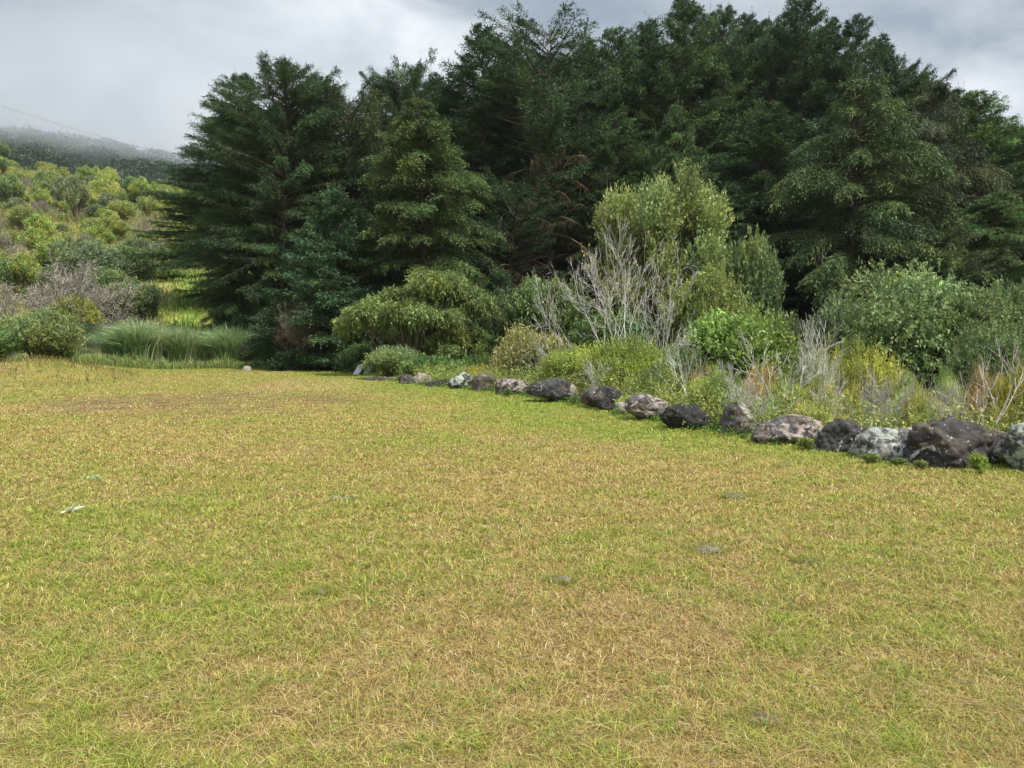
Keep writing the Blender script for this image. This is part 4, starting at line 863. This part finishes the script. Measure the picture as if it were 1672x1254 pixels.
# blue lattice pole by the track
q = at(247, 462, 86); z = float(hmap(q[0], q[1])); pl = link('pole', None, None, (q[0], q[1], z)); tag(pl, 'pale blue metal pole with side braces on the hill track', 'pole')
mb = MB(); mb.tubes([[(0, 0, -.2), (0, 0, 2.2), (.02, 0, 4.3)]], [[.06, .055, .05]], 6); link('mast', mb.mesh('mast', M_bluep, True), pl)
mb = MB(); mb.tubes([[(.25, 0, -.1), (.12, 0, 1.2), (.02, 0, 2.5)], [(-.42, 0, 1.6), (-.2, 0, 1.35), (0, 0, 1.9)]], [[.05]*3]*2, 5)
mb.tubes([[(.0, 0, .3+.45*i), (.1, 0, .4+.45*i), (.2-.03*i, 0, .5+.45*i)] for i in range(4)], [[.03]*3]*4, 4); link('brace', mb.mesh('brace', M_bluep, True), pl)

# cables across the sky
M_cable = plain_material('cable_black', (.10, .11, .13), .6)
for (p0, p1, d0, d1, lab) in (((-300, 70), (335, 254), 60, 190, 'upper thin overhead cable crossing the sky at the left'), ((-300, 125), (248, 254), 62, 205, 'lower thin overhead cable crossing the sky at the left')):
    A, B = np.array(at(*p0, d0)), np.array(at(*p1, d1)); B = A+(B-A)*1.35 if p1[0] > 300 else A+(B-A)*1.12; t = np.linspace(0, 1, 30)[:, None]
    P = A+(B-A)*t; P[:, 2] -= 4*2.0*(t*(1-t))[:, 0]
    mb = MB(); mb.tubes([P-A], [np.linspace(.009, .022, 30)], 4); tag(link('overhead_cable', mb.mesh('overhead_cable', M_cable), None, tuple(A)), lab, 'cable')

# ------------------------------------------------------------------ small things on the lawn
def lump(name, px, py, wpx, label, cat, c, h=.25, seed=1, hue=None):
    d = CAMH*F/(py-HOR)*1.0; w = wpx*d/F; V, T = ico(4); V = V.copy(); a = fbm(V*3.0+seed, 4, seed)-.5; V = V*(1+a*.9)[:, None]
    V[:, 0] *= w/2; V[:, 1] *= w*.38; V[:, 2] *= w*h; V[:, 2] = np.maximum(V[:, 2], -.01)
    f = fbm(V*np.array([60, 160, 160])/max(w, .1)*.12+seed, 4, seed+2); C = np.array(c)*(.2+.75*f)[:, None]
    x, y, _ = at(px, py, d); mb = MB(); mb.add(V, None, T, C); return tag(link(name, mb.mesh(name, M_lump), None, (x, y, float(hmap(x, y))+.012)), label, cat)
M_lump = bark_material('weathered', 30, .8)
lump('dung_pat', 1250, 1195, 52, 'brown ridged dry dung pat nearest the camera, lower right', 'dung', (.24, .17, .12), .2, 3)
lump('dung_pat', 917, 960, 34, 'grey dry dung pat in a green tuft right of the lower middle', 'dung', (.30, .27, .23), .22, 4)
lump('dung_pat', 522, 978, 26, 'small grey dry dung pat left of the lower middle', 'dung', (.30, .27, .23), .2, 5)
lump('dung_pat', 1155, 907, 46, 'flat grey dry dung pat right of the middle of the lawn', 'dung', (.26, .22, .17), .12, 6)
lump('dung_pat', 1200, 816, 36, 'dark flat dung pat with green grass round it, farther right on the lawn', 'dung', (.20, .18, .13), .14, 7)
lump('dung_pat', 1322, 925, 26, 'small grey dung pat at the right side of the lawn', 'dung', (.24, .22, .18), .12, 8)
def leafbit(px, py, wpx, label, c, n, seed):
    d = CAMH*F/(py-HOR); w = wpx*d/F; x, y, _ = at(px, py, d); r = np.random.default_rng(seed); mb = MB()
    P = np.stack([r.normal(0, w*.3, n), r.normal(0, w*.2, n), r.uniform(.025, .05, n)], -1); D = r.normal(0, 1, (n, 3)); D[:, 2] = np.abs(D[:, 2])*.5
    mb.leaves(P, D, w*r.uniform(.15, .34, n), w*r.uniform(.05, .11, n), np.array(c)*r.uniform(.7, 1.15, (n, 1)), rng=r, flat=.5)
    tag(link('dry_leaf', mb.mesh('dry_leaf', M_leaf_raw), None, (x, y, float(hmap(x, y)))), label, 'dry leaf')
leafbit(115, 842, 46, 'cluster of pale crumpled leaves at the left side of the lawn', (.62, .62, .46), 16, 1)
leafbit(525, 1192, 30, 'crumpled tan dry leaf near the bottom edge left of the middle', (.50, .36, .20), 4, 2)
leafbit(985, 1160, 30, 'crumpled pinkish dry leaf near the bottom edge right of the middle', (.58, .42, .28), 4, 3)
leafbit(150, 789, 34, 'pale flat weed leaves at the left, beyond the pale crumpled cluster', (.42, .52, .28), 12, 4)
leafbit(563, 822, 44, 'grey green weed leaves in the grass left of the middle', (.36, .40, .20), 16, 5)
# boards at the far corner
M_board = plain_material('weathered_white', (.62, .58, .60), .7); q = at(590, 608, 37.5); z = float(hmap(q[0], q[1]))
def board(x0, z0, rot, nm, lab):
    V = np.array([(sx*.24, sy*.5, sz*.025) for sx in (-1, 1) for sy in (-1, 1) for sz in (-1, 1)]); Q = [(0, 1, 3, 2), (4, 6, 7, 5), (0, 4, 5, 1), (2, 3, 7, 6), (0, 2, 6, 4), (1, 5, 7, 3)]
    V = V+np.random.default_rng(3).normal(0, .008, V.shape); mb = MB(); mb.add(V, Q); o = link('board', mb.mesh('board', M_board), None, (q[0]+x0, q[1], z+z0)); o.rotation_euler = (R_(38), R_(rot), R_(-25)); tag(o, lab, 'board')
board(-.16, .20, -18, 'board', 'white weathered board leaning at the far corner of the lawn, left of the pair')
board(.34, .18, -12, 'board', 'white weathered board leaning at the far corner of the lawn, right of the pair')

# ------------------------------------------------------------------ haze and low cloud
hz = MB(); x0, x1, y0, y1, z0, z1 = -2700, 2700, -500, 2900, float(TV[:, 2].min())-1.0, float(TV[:, 2].max())+12
V = [(x, y, z) for x in (x0, x1) for y in (y0, y1) for z in (z0, z1)]; BQ = [(0, 1, 3, 2), (4, 6, 7, 5), (0, 4, 5, 1), (2, 3, 7, 6), (0, 2, 6, 4), (1, 5, 7, 3)]
hz.add(V, BQ); m, t, out = mat('haze'); p = N('ShaderNodeVolumePrincipled', t); p.inputs['Color'].default_value = (.86, .92, 1, 1); p.inputs['Density'].default_value = .00012; p.inputs['Anisotropy'].default_value = .3
L(p.outputs[0], out.inputs['Volume'], t); tag(link('haze', hz.mesh('haze', m)), 'thin blue haze in the air', 'haze', None, 'stuff')
cb_ = MB(); V = [(x, y, z) for x in (-760, -60) for y in (330, 760) for z in (80, 280)]; cb_.add(V, BQ)
m, t, out = mat('low_cloud'); pos = N('ShaderNodeNewGeometry', t).outputs['Position']; sp = N('ShaderNodeSeparateXYZ', t); L(pos, sp.inputs[0], t)
n1 = NOISE(pos, .012, 3, .6, 0, t); zl = MATH('ADD', sp.outputs[2], MATH('MULTIPLY', MATH('SUBTRACT', n1, .5, t), 70.0, t), t)
# cloud base height: 112 m + a slope
base_ = MATH('DIVIDE', MATH('SUBTRACT', zl, 104.0, t), 42.0, t, True)
topf = MATH('DIVIDE', MATH('SUBTRACT', 180.0, zl, t), 60.0, t, True); base_ = MATH('MULTIPLY', base_, topf, t)
p = N('ShaderNodeVolumePrincipled', t); p.inputs['Color'].default_value = (.97, .98, 1, 1); p.inputs['Anisotropy'].default_value = .65
L(MATH('MULTIPLY', base_, .015, t), p.inputs['Density'], t); L(p.outputs[0], out.inputs['Volume'], t)
tag(link('low_cloud', cb_.mesh('low_cloud', m)), 'low grey cloud lying on the mountain top', 'cloud', None, 'stuff')
